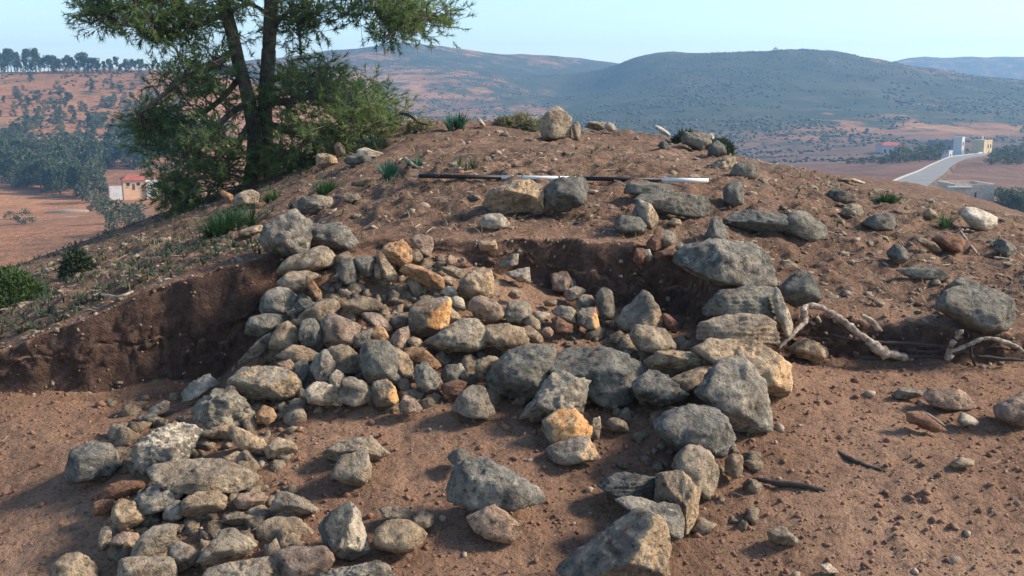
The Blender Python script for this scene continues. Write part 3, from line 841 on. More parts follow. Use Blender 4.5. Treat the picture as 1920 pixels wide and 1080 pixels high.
(3,'rounded buff boulder beyond the tall angular block','t',[704,1005,721,982,742,975,771,980,796,999,792,1013,762,1034,733,1036,710,1030],'p=9'),
(3,'ragged tan stone behind the rounded buff boulder','t',[715,955,744,949,767,957,767,976,742,978,725,968],'n=.09'),
(3,'lichened rough slab cut by the lower picture edge below the tall block','L',[592,1078,629,1068,671,1061,706,1053,719,1061,729,1076,725,1103,596,1103],'n=.08'),
(3,'long wedge stone with a pale upper edge','g',[512,953,523,928,540,921,562,934,604,952,588,959,558,965,521,961],''),
(3,'dusty flat slab nearly level with the soil','t',[490,990,508,974,554,972,583,997,565,1015,508,1024,490,1015],'th=.3;d=3.68'),
(3,'thin dusty stone just above the dusty flat slab','t',[421,974,431,961,479,968,475,980,435,984],''),
(3,'pinkish stone with a pale tip beyond the buff crusted block','k',[440,940,452,926,479,926,500,932,490,947,479,953,446,951],''),
(3,'buff-edged upright stone in the central soil','g',[628,885,640,858,684,846,693,870,692,892,678,908,655,906],'brk=(.85,.1,-.5);bm=t'),
(3,'flat grey stone lying behind the buff-edged upright stone','g',[610,850,640,828,690,820,724,850,700,862,640,866],''),
(3,'reddish flat slab half buried in the sunken soil','r',[176,934,197,915,222,904,263,903,268,913,238,928,205,938],'th=.4'),
(3,'small reddish stone at the end of the reddish flat slab','r',[172,959,174,945,190,938,209,938,209,951,192,968],''),
(3,'small grey upright stone near the low mauve-grey cobble','g',[186,999,197,988,209,990,207,1015,197,1030,190,1015],''),
(3,'tan pebble beside the rounded buff boulder','t',[776,972,790,958,812,966,812,982,790,990],''),
(4,'oval flat-faced stone just below the striped pole','g',[908,385,922,358,941,350,960,342,993,338,1014,352,1022,379,1014,394,993,396,964,396,929,400],'brk=(.9,0,-.45)'),
(4,'dark teal-grey block beside the oval flat-faced stone','d',[1020,392,1025,350,1039,338,1093,333,1100,350,1095,381,1060,396,1027,400],''),
(4,'small pale rounded stone near the lip of the back trench face','p',[896,421,910,402,935,400,952,415,948,427,918,431],'p=8'),
(4,'dark blue stone at the foot of the pointed ridge stone','d',[1153,418,1165,405,1180,402,1198,408,1210,422,1205,435,1170,437,1155,432],''),
(4,'pointed stone with a pale curved ridge on the slope','d',[1185,402,1197,375,1205,373,1217,383,1232,407,1230,420,1218,430,1207,423,1193,412],'brk=(.85,.3,-.3);bm=t'),
(4,'wide dark boulder sunk below the white end of the pole','d',[1193,377,1203,365,1253,360,1293,363,1323,370,1330,387,1327,403,1302,408,1273,403,1235,397,1207,382],'th=.5'),
(4,'low dark stone directly under the pole','d',[1170,362,1180,345,1210,342,1260,347,1260,360,1218,367],'th=.6'),
(4,'long dark outcrop stone sloping across the hillside','d',[1360,413,1380,395,1413,395,1467,403,1500,427,1447,437,1380,425],'th=.6'),
(4,'dark end stone of the long sloping outcrop','d',[1460,420,1487,397,1510,398,1543,420,1552,447,1513,452,1473,438],'th=.7'),
(4,'round dark boulder beyond the white end of the pole','d',[1370,327,1377,310,1397,303,1417,307,1423,317,1418,332,1407,338,1385,335],'p=9'),
(4,'upright dark stone above the long sloping outcrop','d',[1357,353,1370,343,1388,342,1393,362,1393,382,1373,388,1357,377],''),
(4,'small dark three-cornered stone behind the large speckled boulder','d',[1320,447,1328,430,1337,407,1343,407,1357,423,1367,450,1357,457,1327,457],''),
(4,'small brown pebble uphill of the red-brown cluster','t',[1250,418,1263,409,1275,412,1278,422,1260,423],''),
(4,'dark red stone at the end of the back trench face','r',[1212,455,1230,437,1243,443,1242,463,1227,472,1213,467],''),
(4,'grey stone beside the dark red one','g',[1235,442,1253,432,1267,442,1268,453,1252,462,1242,457],''),
(4,'small white angular stone touching the large speckled boulder','p',[1265,464,1275,455,1283,463,1275,476],''),
(4,'cream wedge hanging in the end of the back trench face','p',[1205,469,1217,468,1223,480,1218,492,1208,485],'d=5.6'),
(4,'brown stone set in the trench face under the dark red stone','r',[1187,487,1193,467,1207,468,1213,487,1202,505],'d=5.6'),
(4,'brown slab beneath the small white angular stone','r',[1227,473,1263,466,1268,475,1253,485,1230,485],'d=5.58'),
(4,'jagged pale stone on the slope under the pine','L',[553,387,563,373,577,370,600,367,620,372,623,383,603,398,577,405,560,402],'n=.1'),
(4,'pale buff stone next to the jagged pale stone','t',[642,368,653,360,668,362,680,373,663,380,647,378],''),
(4,'orange flake lying near the foot of the pine','o',[409,358,420,358,437,367,434,382,422,375],'th=.5'),
(4,'tan ragged stone beside the pitted corner boulder','t',[448,443,452,432,473,425,490,422,493,433,463,445],''),
(4,'grey rounded stone behind the bright green grass clump','g',[440,375,453,362,473,355,487,363,482,382,447,388],'p=9'),
(4,'small tan block standing upright by the pine boughs','t',[627,273,638,268,647,278,647,288,635,293,630,288],''),
(4,'tan stone with a dark notch by the pine boughs','t',[594,290,607,288,627,293,633,305,613,315,595,313],''),
(4,'flat whitish stone at the edge of the pine boughs','p',[670,283,682,277,700,282,718,287,707,295,683,298,672,292],'th=.6'),
(4,'dark stone under the flat whitish stone','d',[647,300,667,288,693,295,697,305,667,310,650,308],''),
(4,'grey stone beside the blue-green leafy clump','g',[700,333,707,327,717,330,715,343,690,350,660,348,663,342],''),
(5,'big boulder with a white sunlit shoulder on the crest','g',[1013,237,1020,217,1037,207,1045,202,1058,205,1070,222,1070,237,1067,257,1043,262,1020,258],''),
(5,'upright cream slab beside the big crest boulder','t',[1072,235,1082,228,1089,237,1087,262,1078,262],''),
(5,'grey low stone behind the upright cream slab','g',[1097,238,1107,228,1135,230,1142,240,1120,245],''),
(5,'white stone at the edge of the crest skyline','p',[1133,238,1140,228,1150,233,1156,244,1143,247],''),
(5,'white sliver stone near the green leafy plant on the crest','p',[894,222,902,223,910,236,908,239,902,238],''),
(5,'long white stone lying on the crest skyline','w',[1225,238,1233,235,1243,241,1258,252,1253,256,1238,248],'th=.7'),
(5,'small black-shaded stone just below the long white crest stone','d',[1233,273,1242,264,1250,267,1258,278,1243,282],''),
(5,'dark rugged stone on the shoulder of the crest','d',[1277,263,1283,250,1310,248,1328,253,1332,268,1310,283,1290,273],'n=.1'),
(5,'dark stone below the rugged crest shoulder stone','d',[1328,277,1343,263,1357,272,1360,288,1343,295,1327,292],'n=.1'),
(5,'thin white stone on top of the rugged crest shoulder stone','p',[1329,249,1337,251,1339,262,1333,266],''),
(5,'grey ragged stone uphill of the round dark boulder','g',[1327,310,1348,300,1375,295,1380,308,1360,320,1340,320],'n=.1'),
(4,'white-topped stone on the right skyline near the low flat-roofed house','w',[1803,401,1813,389,1830,390,1850,400,1868,409,1867,422,1850,434,1828,428,1810,412],'n=.03'),
(4,'grey stone with a notched cap on the far slope','g',[1577,400,1583,387,1595,382,1610,385,1618,398,1608,410,1587,408],''),
(4,'dark bluish stone under a brown rim of soil','d',[1617,418,1633,405,1653,400,1673,403,1678,417,1670,433,1640,432],''),
(4,'long dark stone lying at the slope edge below the road','d',[1547,365,1567,350,1590,363,1610,373,1593,383,1567,377],'th=.6'),
(4,'slim white stone on the slope edge below the red field','p',[1583,337,1595,334,1607,336,1622,342,1617,345,1600,342],''),
(4,'grey upright stone standing midway down the right slope','d',[1662,475,1677,458,1693,463,1701,473,1695,492,1680,495],''),
(4,'long pale slab lying below the green sprig','t',[1717,450,1733,444,1747,455,1768,467,1755,472,1737,465],'th=.6'),
(4,'dark red-brown stone between the pale slab and the bare twig','r',[1750,450,1777,437,1795,440,1807,457,1800,473,1777,470],''),
(4,'blue-black stone beside the small green plant','d',[1863,465,1875,450,1892,452,1907,467,1898,482,1875,480],''),
(4,'broad bluish boulder above the end of the root-filled cut','d',[1757,580,1773,547,1813,537,1860,540,1893,567,1898,600,1880,618,1827,618,1787,597],'p=10'),
(4,'bluish stone uphill of the broad bluish boulder','d',[1773,537,1800,520,1833,530,1830,545,1780,552],'th=.6'),
(4,'thin bluish flat stone beneath the grey upright stone','d',[1683,507,1720,500,1757,503,1780,520,1760,527,1707,520],'th=.4'),
(4,'small brown stone at the far edge of the slope','t',[1730,400,1743,390,1753,397,1760,408,1747,412,1733,408],''),
(6,'grey flat stone on the bare soil near the root-filled cut','g',[1673,740,1687,728,1707,728,1728,733,1727,743,1703,748,1680,747],'th=.7'),
(6,'flat triangular mauve slab on the bare soil','k',[1733,743,1747,728,1783,727,1800,732,1830,762,1817,768,1777,767,1750,760],'th=.5'),
(6,'pinkish boulder at the right picture edge on the bare soil','k',[1867,780,1870,758,1897,743,1917,738,1937,743,1937,797,1910,797,1877,788],''),
(6,'small pale stone below the flat triangular mauve slab','p',[1795,788,1805,773,1820,780,1835,790,1822,797,1800,795],''),
(6,'buried reddish slab showing one pale edge','r',[1703,790,1700,773,1730,773,1775,807,1750,810,1720,798],'th=.35'),
(6,'buried brown stone under the first bend of the pale root','t',[1477,653,1507,633,1543,650,1550,665,1527,677,1493,667],'p=8'),
(6,'small buff stone alone in the middle of the bare soil','t',[1780,870,1800,857,1827,863,1820,875,1790,877],''),
(6,'grey-white stone on the bare soil near the huge wedge boulder','g',[1440,997,1467,987,1497,1013,1483,1023,1447,1017],''),
(6,'small whitish stone at the lower edge of the bare soil','p',[1537,1060,1553,1055,1573,1072,1553,1075],''),
]


def build_stone(k, row):
    gi, label, mat, flat, opts = row
    r = np.random.default_rng(1000 + k)
    op = dict(q.split('=', 1) for q in opts.split(';') if q)
    P = np.array(flat, float).reshape(-1, 2)
    if (np.roll(P[:, 0], -1) * P[:, 1] - P[:, 0] * np.roll(P[:, 1], -1)).sum() > 0:
        P = P[::-1]
    c = np.array(((P[:, 0].min() + P[:, 0].max()) / 2, (P[:, 1].min() + P[:, 1].max()) / 2)) * 0.5 + P.mean(0) * 0.5
    w, h = np.ptp(P, axis=0)
    size_px = max(w, h)
    if 'd' in op:
        D = float(op['d'])
    else:
        lf = 0.05 if gi in (0, 1) else 0.02
        D = hit(c[0], P[:, 1].min() + 0.95 * h, lift=lf) or hit(c[0], P[:, 1].max() + 6) or 10.8
    C = at(c[0], c[1], D)
    s = float((C - CAM) @ CF) / FPX
    Q = (P - c) * s * (1.17 if gi == 0 else 1.1 if gi in (1, 3) else 1.04)
    Q[:, 1] *= -1                       # a right, b up
    th = float(op.get('th', 0.85)) * 0.5 * math.sqrt(w * h) * s * 1.12
    th = min(th, 0.75 * max(w, h) * s)
    pl, dist = [], []
    keep_n = 99 if 'p' in op or size_px > 150 else 7
    while len(Q) > keep_n:
        pr, nx = np.roll(Q, 1, 0), np.roll(Q, -1, 0)
        ar = np.abs((Q[:, 0] - pr[:, 0]) * (nx[:, 1] - pr[:, 1]) - (nx[:, 0] - pr[:, 0]) * (Q[:, 1] - pr[:, 1]))
        Q = np.delete(Q, int(np.argmin(ar)), 0)
    n = len(Q)
    for i in range(n):
        a, b = Q[i], Q[(i + 1) % n]
        e = b - a
        nn = np.array((e[1], -e[0]))
        ln = np.linalg.norm(nn)
        if ln < 1e-6:
            continue
        nn /= ln
        hh = nn @ a
        if hh < 0:
            nn, hh = -nn, -hh
        hh = max(hh, 0.12 * s * min(w, h))
        for t in (-(r.uniform(0.03, 0.16) if 'lay' in op or r.random() < .8 else r.uniform(0.4, 1.0)), r.uniform(0.2, 0.9)):
            q = math.sqrt(1 + t * t)
            pl.append((nn[0] / q, nn[1] / q, t / q))
            dist.append(hh / q)
    hw, hh_ = w * s / 2, h * s / 2
    # facets of the visible side: a front, a top, a flank towards the sun, sometimes more
    caps = [(r.uniform(-.12, .12), r.uniform(-.1, .16), 0.0)]
    for pick, ax, sg in ((1.0, 1, 1), (1.0, 0, 1), (.55, 0, -1), (.35, 1, -1)):
        if r.random() < pick:
            f = r.uniform(-.1, .55) if pick == 1.0 else r.uniform(.3, .7)
            half = (hw, hh_)[ax]
            tt = r.uniform(.7, 1.0) * th / (half * (1 - f))
            ot = r.uniform(-.25, .25) * tt
            caps.append((sg * tt, ot, f * half * tt) if ax == 0 else (ot, sg * tt, f * half * tt))
    for (ta, tb, g_) in caps:
        q = math.sqrt(1 + ta * ta + tb * tb)
        pl.append((ta / q, tb / q, -1 / q))
        dist.append(max(th * .45, th + g_) / q)
    v = np.array((r.uniform(-.4, .4), r.uniform(-.3, .3), 1))
    pl.append(tuple(v / np.linalg.norm(v)))
    dist.append(th * 1.1)
    pl, dist = np.array(pl), np.array(dist)
    size = max(w, h)
    dirs, faces = ICO[5 if size > 105 else 4 if size > 34 else 3]
    # stretch sampling directions to the stone's own proportions so that long stones keep even detail
    A = np.array((w * s / 2, h * s / 2, th))
    dd = dirs * A
    dd /= np.linalg.norm(dd, axis=1, keepdims=True)
    p = float(op.get('p', (240, 160, 110, 50)[int(r.integers(4))]))
    p = p * 1.6 if p < 12 else p
    g = np.maximum(dd @ pl.T / dist[None], 0)
    gm = g.max(1)
    rad = ((g / gm[:, None]) ** p).sum(1) ** (-1 / p) / gm * (1.09 if p < 20 else 1.05)
    L = dd * rad[:, None]
    am = float(op.get('n', 0.05)) * 0.5 * math.sqrt(w * h) * s * 2
    u = L / (0.5 * math.sqrt(w * h) * s)
    off = r.uniform(-50, 50, 3)
    nz = 0.22 * fbm(u * 1.5 + off, 3) + 0.5 * fbm(u * 4.2 + off, 4, 0.62) - 0.35 * np.maximum(0, fbm(u * 3.1 - off, 3)) ** 1.5
    if 'lay' in op:
        lz = L[:, 1] / (h * s) * 7 + 0.5 * fbm(u * 1.1 + off, 2)
        nz = nz + 0.55 * (np.abs((lz % 1.0) - 0.5) * 2 - 0.5)
    L = L + dd * (nz * am)[:, None]
    W = L[:, :1] * CR + L[:, 1:2] * CU + L[:, 2:3] * CF
    big = size > 60
    o = mesh_obj('boulder' if big else 'stone', W, faces, [SM[mat]], smooth=True, loc=C)
    if 'brk' in op:
        bd = np.array(eval(op['brk']))
        bd = bd / np.linalg.norm(bd)
        tri = L[faces]
        fn = np.cross(tri[:, 1] - tri[:, 0], tri[:, 2] - tri[:, 0])
        fn /= np.linalg.norm(fn, axis=1, keepdims=True) + 1e-12
        flip = np.sign((fn * tri.mean(1)).sum(1))
        fn *= flip[:, None]
        o.data.materials.append(SM[op.get('bm', 'B')])  # second tone for broken faces; on some stones it paints in sunlight
        mi = (fn @ bd + 0.12 * fbm(tri.mean(1) / (size * s) * 6 + off, 3) > float(op.get('bt', 0.72))).astype(np.int32)
        o.data.polygons.foreach_set('material_index', mi)
    tag(o, label, 'boulder' if big else 'stone', GROUPS[gi])
    STONE_INFO.append((C, 0.5 * math.sqrt(w * h) * s))


STONE_INFO = []
for k_, row_ in enumerate(STONES):
    build_stone(k_, row_)


# ---------------------------------------------------------------- rubble, clods and pebbles
def scatter_rocks(name, pts, sizes, mat, label, flat=0.75, level=1, sink=0.25):
    dirs, faces = ICO[level]
    nv = len(dirs)
    n = len(pts)
    r = np.random.default_rng(len(pts))
    sc = sizes[:, None] * r.uniform(0.6, 1.25, (n, 3))
    sc[:, 2] *= flat
    V = dirs[None] * (1 + 0.42 * r.uniform(-1, 1, (n, nv, 1)))
    V = V * sc[:, None, :]
    an = r.uniform(0, 6.283, n)
    ca, sa = np.cos(an)[:, None], np.sin(an)[:, None]
    tilt = r.normal(0, .35, n)[:, None]
    x, y, z = V[..., 0], V[..., 1], V[..., 2]
    x, z = x * np.cos(tilt) - z * np.sin(tilt), x * np.sin(tilt) + z * np.cos(tilt)
    V = np.stack([x * ca - y * sa, x * sa + y * ca, z], -1)
    V = V + pts[:, None, :]
    V[..., 2] += (sizes * (0.5 - sink) * flat)[:, None]
    F = (faces[None] + (np.arange(n) * nv)[:, None, None]).reshape(-1, 3)
    o = mesh_obj(name, V, F, mat)
    return tag(o, label, None, None, 'stuff')


def sample_area(n, fn, seed, umax=0.6, ylo=3.0, yhi=11.5, power=1.6):
    """random spots over the mound, denser near the viewer, kept where fn(x, y) allows"""
    r = np.random.default_rng(seed)
    y = ylo * (yhi / ylo) ** (r.uniform(0, 1, n) ** 1.15)
    x = r.uniform(-umax, umax, n) * (y + 0.6)
    k = fn(x, y, r)
    x, y = x[k], y[k]
    return np.stack([x, y, ground_z(x, y, True)], -1)


def patchy(x, y, f, th, seed):
    return n2(x, y, f, 3, 0.6, seed) > th


CLOD = plain('soil_clods', (0.215, 0.115, 0.072), 0.95, 0.2, 9.0)
PEB = plain('buff_pebbles', (0.3, 0.225, 0.16), 0.9, 0.2, 14.0)
pts = sample_area(19000, lambda x, y, r: (y < edge_y(x) + 1.5) & (patchy(x, y, 1.2, -0.25, 21.0) | (r.random(len(x)) < 0.3)), 31)
scatter_rocks('soil_clods', pts, np.clip(np.random.default_rng(5).lognormal(-5.25, 0.5, len(pts)), 0.002, 0.022), CLOD, 'crumbs and clods of red soil over the ground')
pts = sample_area(7000, lambda x, y, r: (y > edge_y(x) - 0.05) & patchy(x, y, 0.9, -0.1, 41.0), 33, yhi=12.5)
scatter_rocks('gravel', pts, np.clip(np.random.default_rng(6).lognormal(-4.75, 0.62, len(pts)), 0.003, 0.05), PEB, 'small pale gravel littering the uncut slope', 0.45)
pts = sample_area(450, lambda x, y, r: y < edge_y(x), 35)
scatter_rocks('pebbles', pts, np.clip(np.random.default_rng(8).lognormal(-4.6, 0.5, len(pts)), 0.005, 0.03), PEB, 'pebbles strewn over the bare dug soil')
# rubble packing between the wall stones
rr = np.random.default_rng(77)
rub = []
zones = [((470, 830), (480, 775), 500), ((200, 560), (740, 1060), 280), ((880, 1300), (600, 760), 150), ((1150, 1420), (640, 1000), 130)]
for (xa, xb), (ya, yb), n_ in zones:
    for _ in range(n_):
        px, py = rr.uniform(xa, xb), rr.uniform(ya, yb)
        if xb == 830 and px < 560 - (py - 480) * 0.35:
            continue
        d_ = hit(px, py)
        if d_:
            rub.append(at(px, py, d_))
rub = np.array(rub)
scatter_rocks('rubble', rub, np.clip(rr.lognormal(-3.6, 0.45, len(rub)), 0.012, 0.06), SM['t'], 'small rubble packed between the wall stones', 0.85, 2, 0.15)

# small stones showing in the earth faces
r2 = np.random.default_rng(91)
xs_ = r2.uniform(-2.9, 2.9, 420)
ys_ = edge_y(xs_) + r2.uniform(-0.07, 0.05, 420)
zs_ = ground_z(xs_, ys_)
kk = np.abs(UNCUT(xs_, ys_) - DUG(xs_, ys_)) > 0.08
pts = np.stack([xs_, ys_ - 0.012, zs_], -1)[kk]
scatter_rocks('section_pebbles', pts, np.clip(r2.lognormal(-4.8, 0.5, len(pts)), 0.004, 0.022), SM['g'], 'small stones showing in the cut earth faces', 0.9, 1, 0.5)

pts = sample_area(1300, lambda x, y, r: (y > edge_y(x) + 0.1) & (patchy(x, y, 0.8, 0.0, 44.0) | (x > 2.0)) & ~((np.abs(y - 6.9) < .2) & (np.abs(x) < 1.6)), 37, yhi=12.5, ylo=4.8)
scatter_rocks('scree', pts, np.clip(np.random.default_rng(12).lognormal(-3.75, 0.4, len(pts)), 0.012, 0.06), SM['g'], 'small angular stones half sunk in the uncut slope', 0.5, 2, 0.45)

# ---------------------------------------------------------------- striped pole, roots, twigs
BLACKP = plain('black_paint', (0.018, 0.018, 0.02), 0.45, 0.1, 8.0)
WHITEP = plain('white_paint', (0.66, 0.65, 0.62), 0.5, 0.06, 8.0)


def build_pole():
    keys = [785, 940, 1080, 1240, 1328]
    y_ = 6.95
    pts = []
    for px in keys:
        py = 330 + (px - 785) * 8.5 / 543
        p = at(px, py, y_)
        pts.append(p)
    base = (pts[0] + pts[-1]) / 2
    root = empty('striped_pole', base, 'black and white striped survey pole lying level across the slope', 'pole')
    d = (pts[-1] - pts[0]) / np.linalg.norm(pts[-1] - pts[0])
    ln = [(p - pts[0]) @ d for p in pts]
    for i in range(4):
        a = pts[0] + d * ln[i] - base
        b = pts[0] + d * ln[i + 1] - base
        V, F = tube([a, b], 0.0145, 14)
        mesh_obj('black_band' if i % 2 == 0 else 'white_band', V, F, BLACKP if i % 2 == 0 else WHITEP, root, True)
    V, F = tube([pts[0] + d * (ln[1] + 0.39) - base, pts[0] + d * (ln[1] + 0.4) - base], 0.0155, 14)
    mesh_obj('joint_ring', V, F, BLACKP, root)
    V, F = tube([pts[0] - base - d * 0.05, pts[0] - base], [0.004, 0.014], 12)
    mesh_obj('steel_tip', V, F, plain('dull_steel', (0.25, 0.24, 0.22), 0.5), root)


build_pole()
ROOTM = plain('pale_root_bark', (0.3, 0.235, 0.175), 0.9, 0.34, 30.0, 0.9)
TWIGM = plain('dry_twig', (0.36, 0.29, 0.21), 0.9, 0.2, 15.0)


def zz(r, pts):
    ox, oy, s = r
    return [(ox + x / s, oy + y / s) for x, y in pts]


AA = (1280, 360, 3.0)


def strand(name, label, cat, pix, rad, mat, depth=None, lift=0.0, group=None, seed=0):
    P = []
    for i, (px, py) in enumerate(pix):
        if depth is None:
            d_ = hit(px, py) or 9.0
        else:
            d_ = depth[i] if hasattr(depth, '__len__') else depth
        p = at(px, py, d_)
        P.append(p + np.array((0, 0, lift)))
    P = smooth_path(P, 5)
    r = np.random.default_rng(seed)
    n = len(P)
    P = [p + r.normal(0, 0.12, 3) * np.interp(i / (n - 1), np.linspace(0, 1, len(rad)), rad) for i, p in enumerate(P)]
    rd = [np.interp(i / (n - 1), np.linspace(0, 1, len(rad)), rad) * r.uniform(0.72, 1.3) for i in range(n)]
    base = P[0].copy()
    V, F = tube([p - base for p in P], rd, 9)
    o = mesh_obj(name, V, F, mat, None, True, base)
    return tag(o, label, cat, group)


RG = 'roots bared in the low cut'
strand('root', 'long pale root arching out of the low cut beside the wall row', 'root', zz(AA, [(540, 880), (620, 800), (655, 760), (690, 720), (680, 660), (720, 638), (800, 660), (880, 710), (960, 770), (1050, 840), (1110, 890), (1200, 920), (1290, 935)]),
       [0.008, 0.012, 0.017, 0.015, 0.015, 0.018, 0.022, 0.027, 0.02], ROOTM, [4.98, 5.02, 5.06, 5.1, 5.14, 5.16, 5.16, 5.15, 5.14, 5.13, 5.12, 5.12, 5.14], group=RG, seed=1)
strand('root', 'short pale root stub above the long arching root', 'root', zz(AA, [(1005, 690), (1060, 725), (1100, 770), (1115, 775)]), [0.01, 0.013, 0.016, 0.012], ROOTM, 5.19, group=RG, seed=2)
strand('root', 'curved pale root at the far end of the low cut', 'root', zz(AA, [(1490, 900), (1560, 878), (1620, 855), (1680, 828), (1760, 826), (1850, 858), (1925, 900)]), [0.012, 0.011, 0.012, 0.01, 0.01, 0.008], ROOTM, 5.1, group=RG, seed=3)
strand('root', 'knotted root stump standing in the low cut', 'root', zz(AA, [(1500, 935), (1495, 890), (1515, 850), (1545, 815), (1555, 780)]), [0.024, 0.015, 0.016, 0.013, 0.02], ROOTM, 5.1, group=RG, seed=4)
for q_, (lab_, pix_, rd_) in enumerate([('thin dark root running level under the long arching root', [(1560, 628), (1620, 640), (1690, 643), (1760, 648)], .008),
                                        ('dark woody strand along the foot of the low cut', [(1600, 668), (1660, 672), (1730, 668), (1775, 672)], .01),
                                        ('short dark strand near the knotted root stump', [(1700, 655), (1740, 660), (1790, 655)], .007),
                                        ('dark rootlet hanging below the curved pale root', [(1820, 650), (1822, 668), (1830, 690)], .006),
                                        ('dark strand under the curved pale root at the picture edge', [(1830, 668), (1870, 672), (1925, 676)], .009)]):
    strand('root', lab_, 'root', pix_, [rd_, rd_ * 1.2, rd_ * .7], plain('dark_root_bark', (0.05, 0.038, 0.032)), 5.13, group=RG, seed=20 + q_)
strand('root', 'thin root dangling from the trench lip over the sunken soil', 'root', [(165, 565), (190, 562), (225, 566), (250, 556)], [0.006, 0.008, 0.006], TWIGM, None, 0.03, seed=5)
strand('twig', 'bare pale twig lying aslant among the gravel by the green sprig', 'twig', zz((1600, 400, 6), [(1185, 220), (1230, 290), (1290, 370), (1340, 450), (1400, 520)]), [0.006, 0.008, 0.007], TWIGM, None, 0.03, seed=6)
strand('twig', 'long dry stalk near the right edge above the root-filled cut', 'twig', zz((1600, 400, 6), [(1580, 545), (1700, 560), (1820, 595), (1960, 660)]), [0.006, 0.007, 0.005], TWIGM, None, 0.03, seed=7)
strand('twig', 'forked dry stick lying by the black end of the pole', 'twig', [(748, 312), (760, 308), (775, 322), (792, 328)], [0.008, 0.012, 0.007], TWIGM, None, 0.05, seed=8)
DARKSTREAK = plain('dark_streak', (0.05, 0.04, 0.034))  # for thin dark tubes along two dark streaks of the bare soil
strand('stick', 'dark streak lying on the bare soil beside the small squarish cobble', 'stick', [(1418, 902), (1450, 908), (1490, 912), (1548, 924)], [0.01, 0.013, 0.008], DARKSTREAK, None, 0.008, seed=31)
strand('stick', 'dark ragged streak lying midway on the bare soil', 'stick', [(1530, 842), (1570, 852), (1612, 872), (1660, 886)], [0.008, 0.012, 0.006], DARKSTREAK, None, 0.006, seed=32)
strand('stick', 'pale straight stick beside the buried reddish slab', 'stick', [(1728, 775), (1745, 786), (1772, 804)], [0.006, 0.007, 0.005], TWIGM, None, 0.012, seed=33)
strand('twig', 'dark dead branch poking from the pine boughs onto the slope', 'twig', [(745, 217), (768, 222), (785, 235), (803, 240)], [0.02, 0.014, 0.008], plain('dead_branch', (0.06, 0.05, 0.045)), [11.2, 10.9, 10.6, 10.4], 0.03, seed=9)


# ---------------------------------------------------------------- leafy plants
def blades(mb_v, mb_f, base, n, length, width, spread, r, droop=0.5, seg=3):
    for _ in range(n):
        a = r.uniform(0, 6.283)
        lean = r.uniform(0.05, spread)
        L_ = length * r.uniform(0.55, 1.1)
        d = np.array((math.cos(a), math.sin(a), 0))
        s_ = np.array((-math.sin(a), math.cos(a), 0))
        p0 = base + d * r.uniform(0, 0.12) * length
        b0 = len(mb_v)
        for i in range(seg + 1):
            t = i / seg
            w_ = width * (1 - t) ** 0.7 * (0.6 + 0.4 * min(1, t * 4)) + 0.0006
            p = p0 + d * (L_ * (lean * t + droop * lean * t * t)) + np.array((0, 0, L_ * (t - droop * lean * 0.6 * t * t)))
            mb_v += [p - s_ * w_, p + s_ * w_]
        for i in range(seg):
            k = b0 + i * 2
            mb_f.append((k, k + 1, k + 3, k + 2))


def plant(name, label, cat, px, py, n, length, width, spread, mat, depth=None, group=None, seed=0, crown=0.0, count=1):
    r = np.random.default_rng(500 + seed)
    d_ = depth or hit(px, py) or 10.5
    base = at(px, py, d_)
    if depth is None or depth < 14:
        base[2] = ground_z(base[:1], base[1:2])[0] - 0.01
    V, F = [], []
    for _ in range(count):
        off = np.array((r.normal(0, crown), r.normal(0, crown * 0.7), 0))
        zb = ground_z(np.array([base[0] + off[0]]), np.array([base[1] + off[1]]))[0] - base[2]
        blades(V, F, off + np.array((0, 0, zb)), n, length, width, spread, r)
    o = mesh_obj(name, V, F, mat, None, False, base)
    return tag(o, label, cat, group)


BLUEG = leaf_mat('bluish_leaves', (0.028, 0.085, 0.06), (0.055, 0.15, 0.1), 0.3, 6.0)
GRASSG = leaf_mat('fresh_grass', (0.025, 0.065, 0.025), (0.06, 0.12, 0.04), 0.3, 6.0)
OLIVEG = leaf_mat('olive_cushion', (0.17, 0.155, 0.085), (0.34, 0.31, 0.18), 0.3, 5.0)
BUSHG = leaf_mat('bush_leaves', (0.045, 0.085, 0.03), (0.1, 0.15, 0.05), 0.3, 4.0)
HERB = leaf_mat('dull_herbs', (0.035, 0.06, 0.035), (0.075, 0.1, 0.05), 0.25, 4.0)
STRAW = leaf_mat('dry_straw', (0.22, 0.17, 0.1), (0.38, 0.3, 0.18), 0.3, 5.0)

plant('leafy_clump', 'blue-green strap-leaved clump beside the black end of the pole', 'plant', 735, 338, 34, 0.17, 0.009, 0.55, BLUEG, seed=1, crown=0.03, count=2)
plant('leafy_clump', 'blue-green strap-leaved clump on the crest near the white sliver stone', 'plant', 856, 243, 26, 0.2, 0.013, 0.6, BLUEG, seed=2, crown=0.09, count=4, depth=10.8)
plant('grass_clump', 'fresh green grass clump above the jagged pale stone', 'plant', 610, 366, 70, 0.14, 0.003, 1.0, GRASSG, seed=3, crown=0.05, count=3)
plant('grass_clump', 'bright green grass clump at the edge of the left slope', 'plant', 440, 438, 90, 0.2, 0.0035, 1.1, GRASSG, seed=4, crown=0.1, count=7)
plant('grass_clump', 'small dark grass clump behind the bright green clump', 'plant', 503, 380, 60, 0.11, 0.003, 1.0, GRASSG, seed=5, crown=0.05, count=3)
plant('leafy_clump', 'low green plant at the slope edge below the road', 'plant', 1660, 384, 44, 0.11, 0.006, 1.2, GRASSG, seed=6, crown=0.08, count=4)
plant('leafy_sprig', 'green sprig on the right slope beside the bare twig', 'plant', 1777, 432, 30, 0.13, 0.005, 1.0, GRASSG, seed=7, crown=0.03, count=2)
plant('leafy_sprig', 'small dark green plant beside the blue-black stone', 'plant', 1862, 474, 24, 0.12, 0.009, 0.5, BLUEG, seed=8, crown=0.03, count=2)
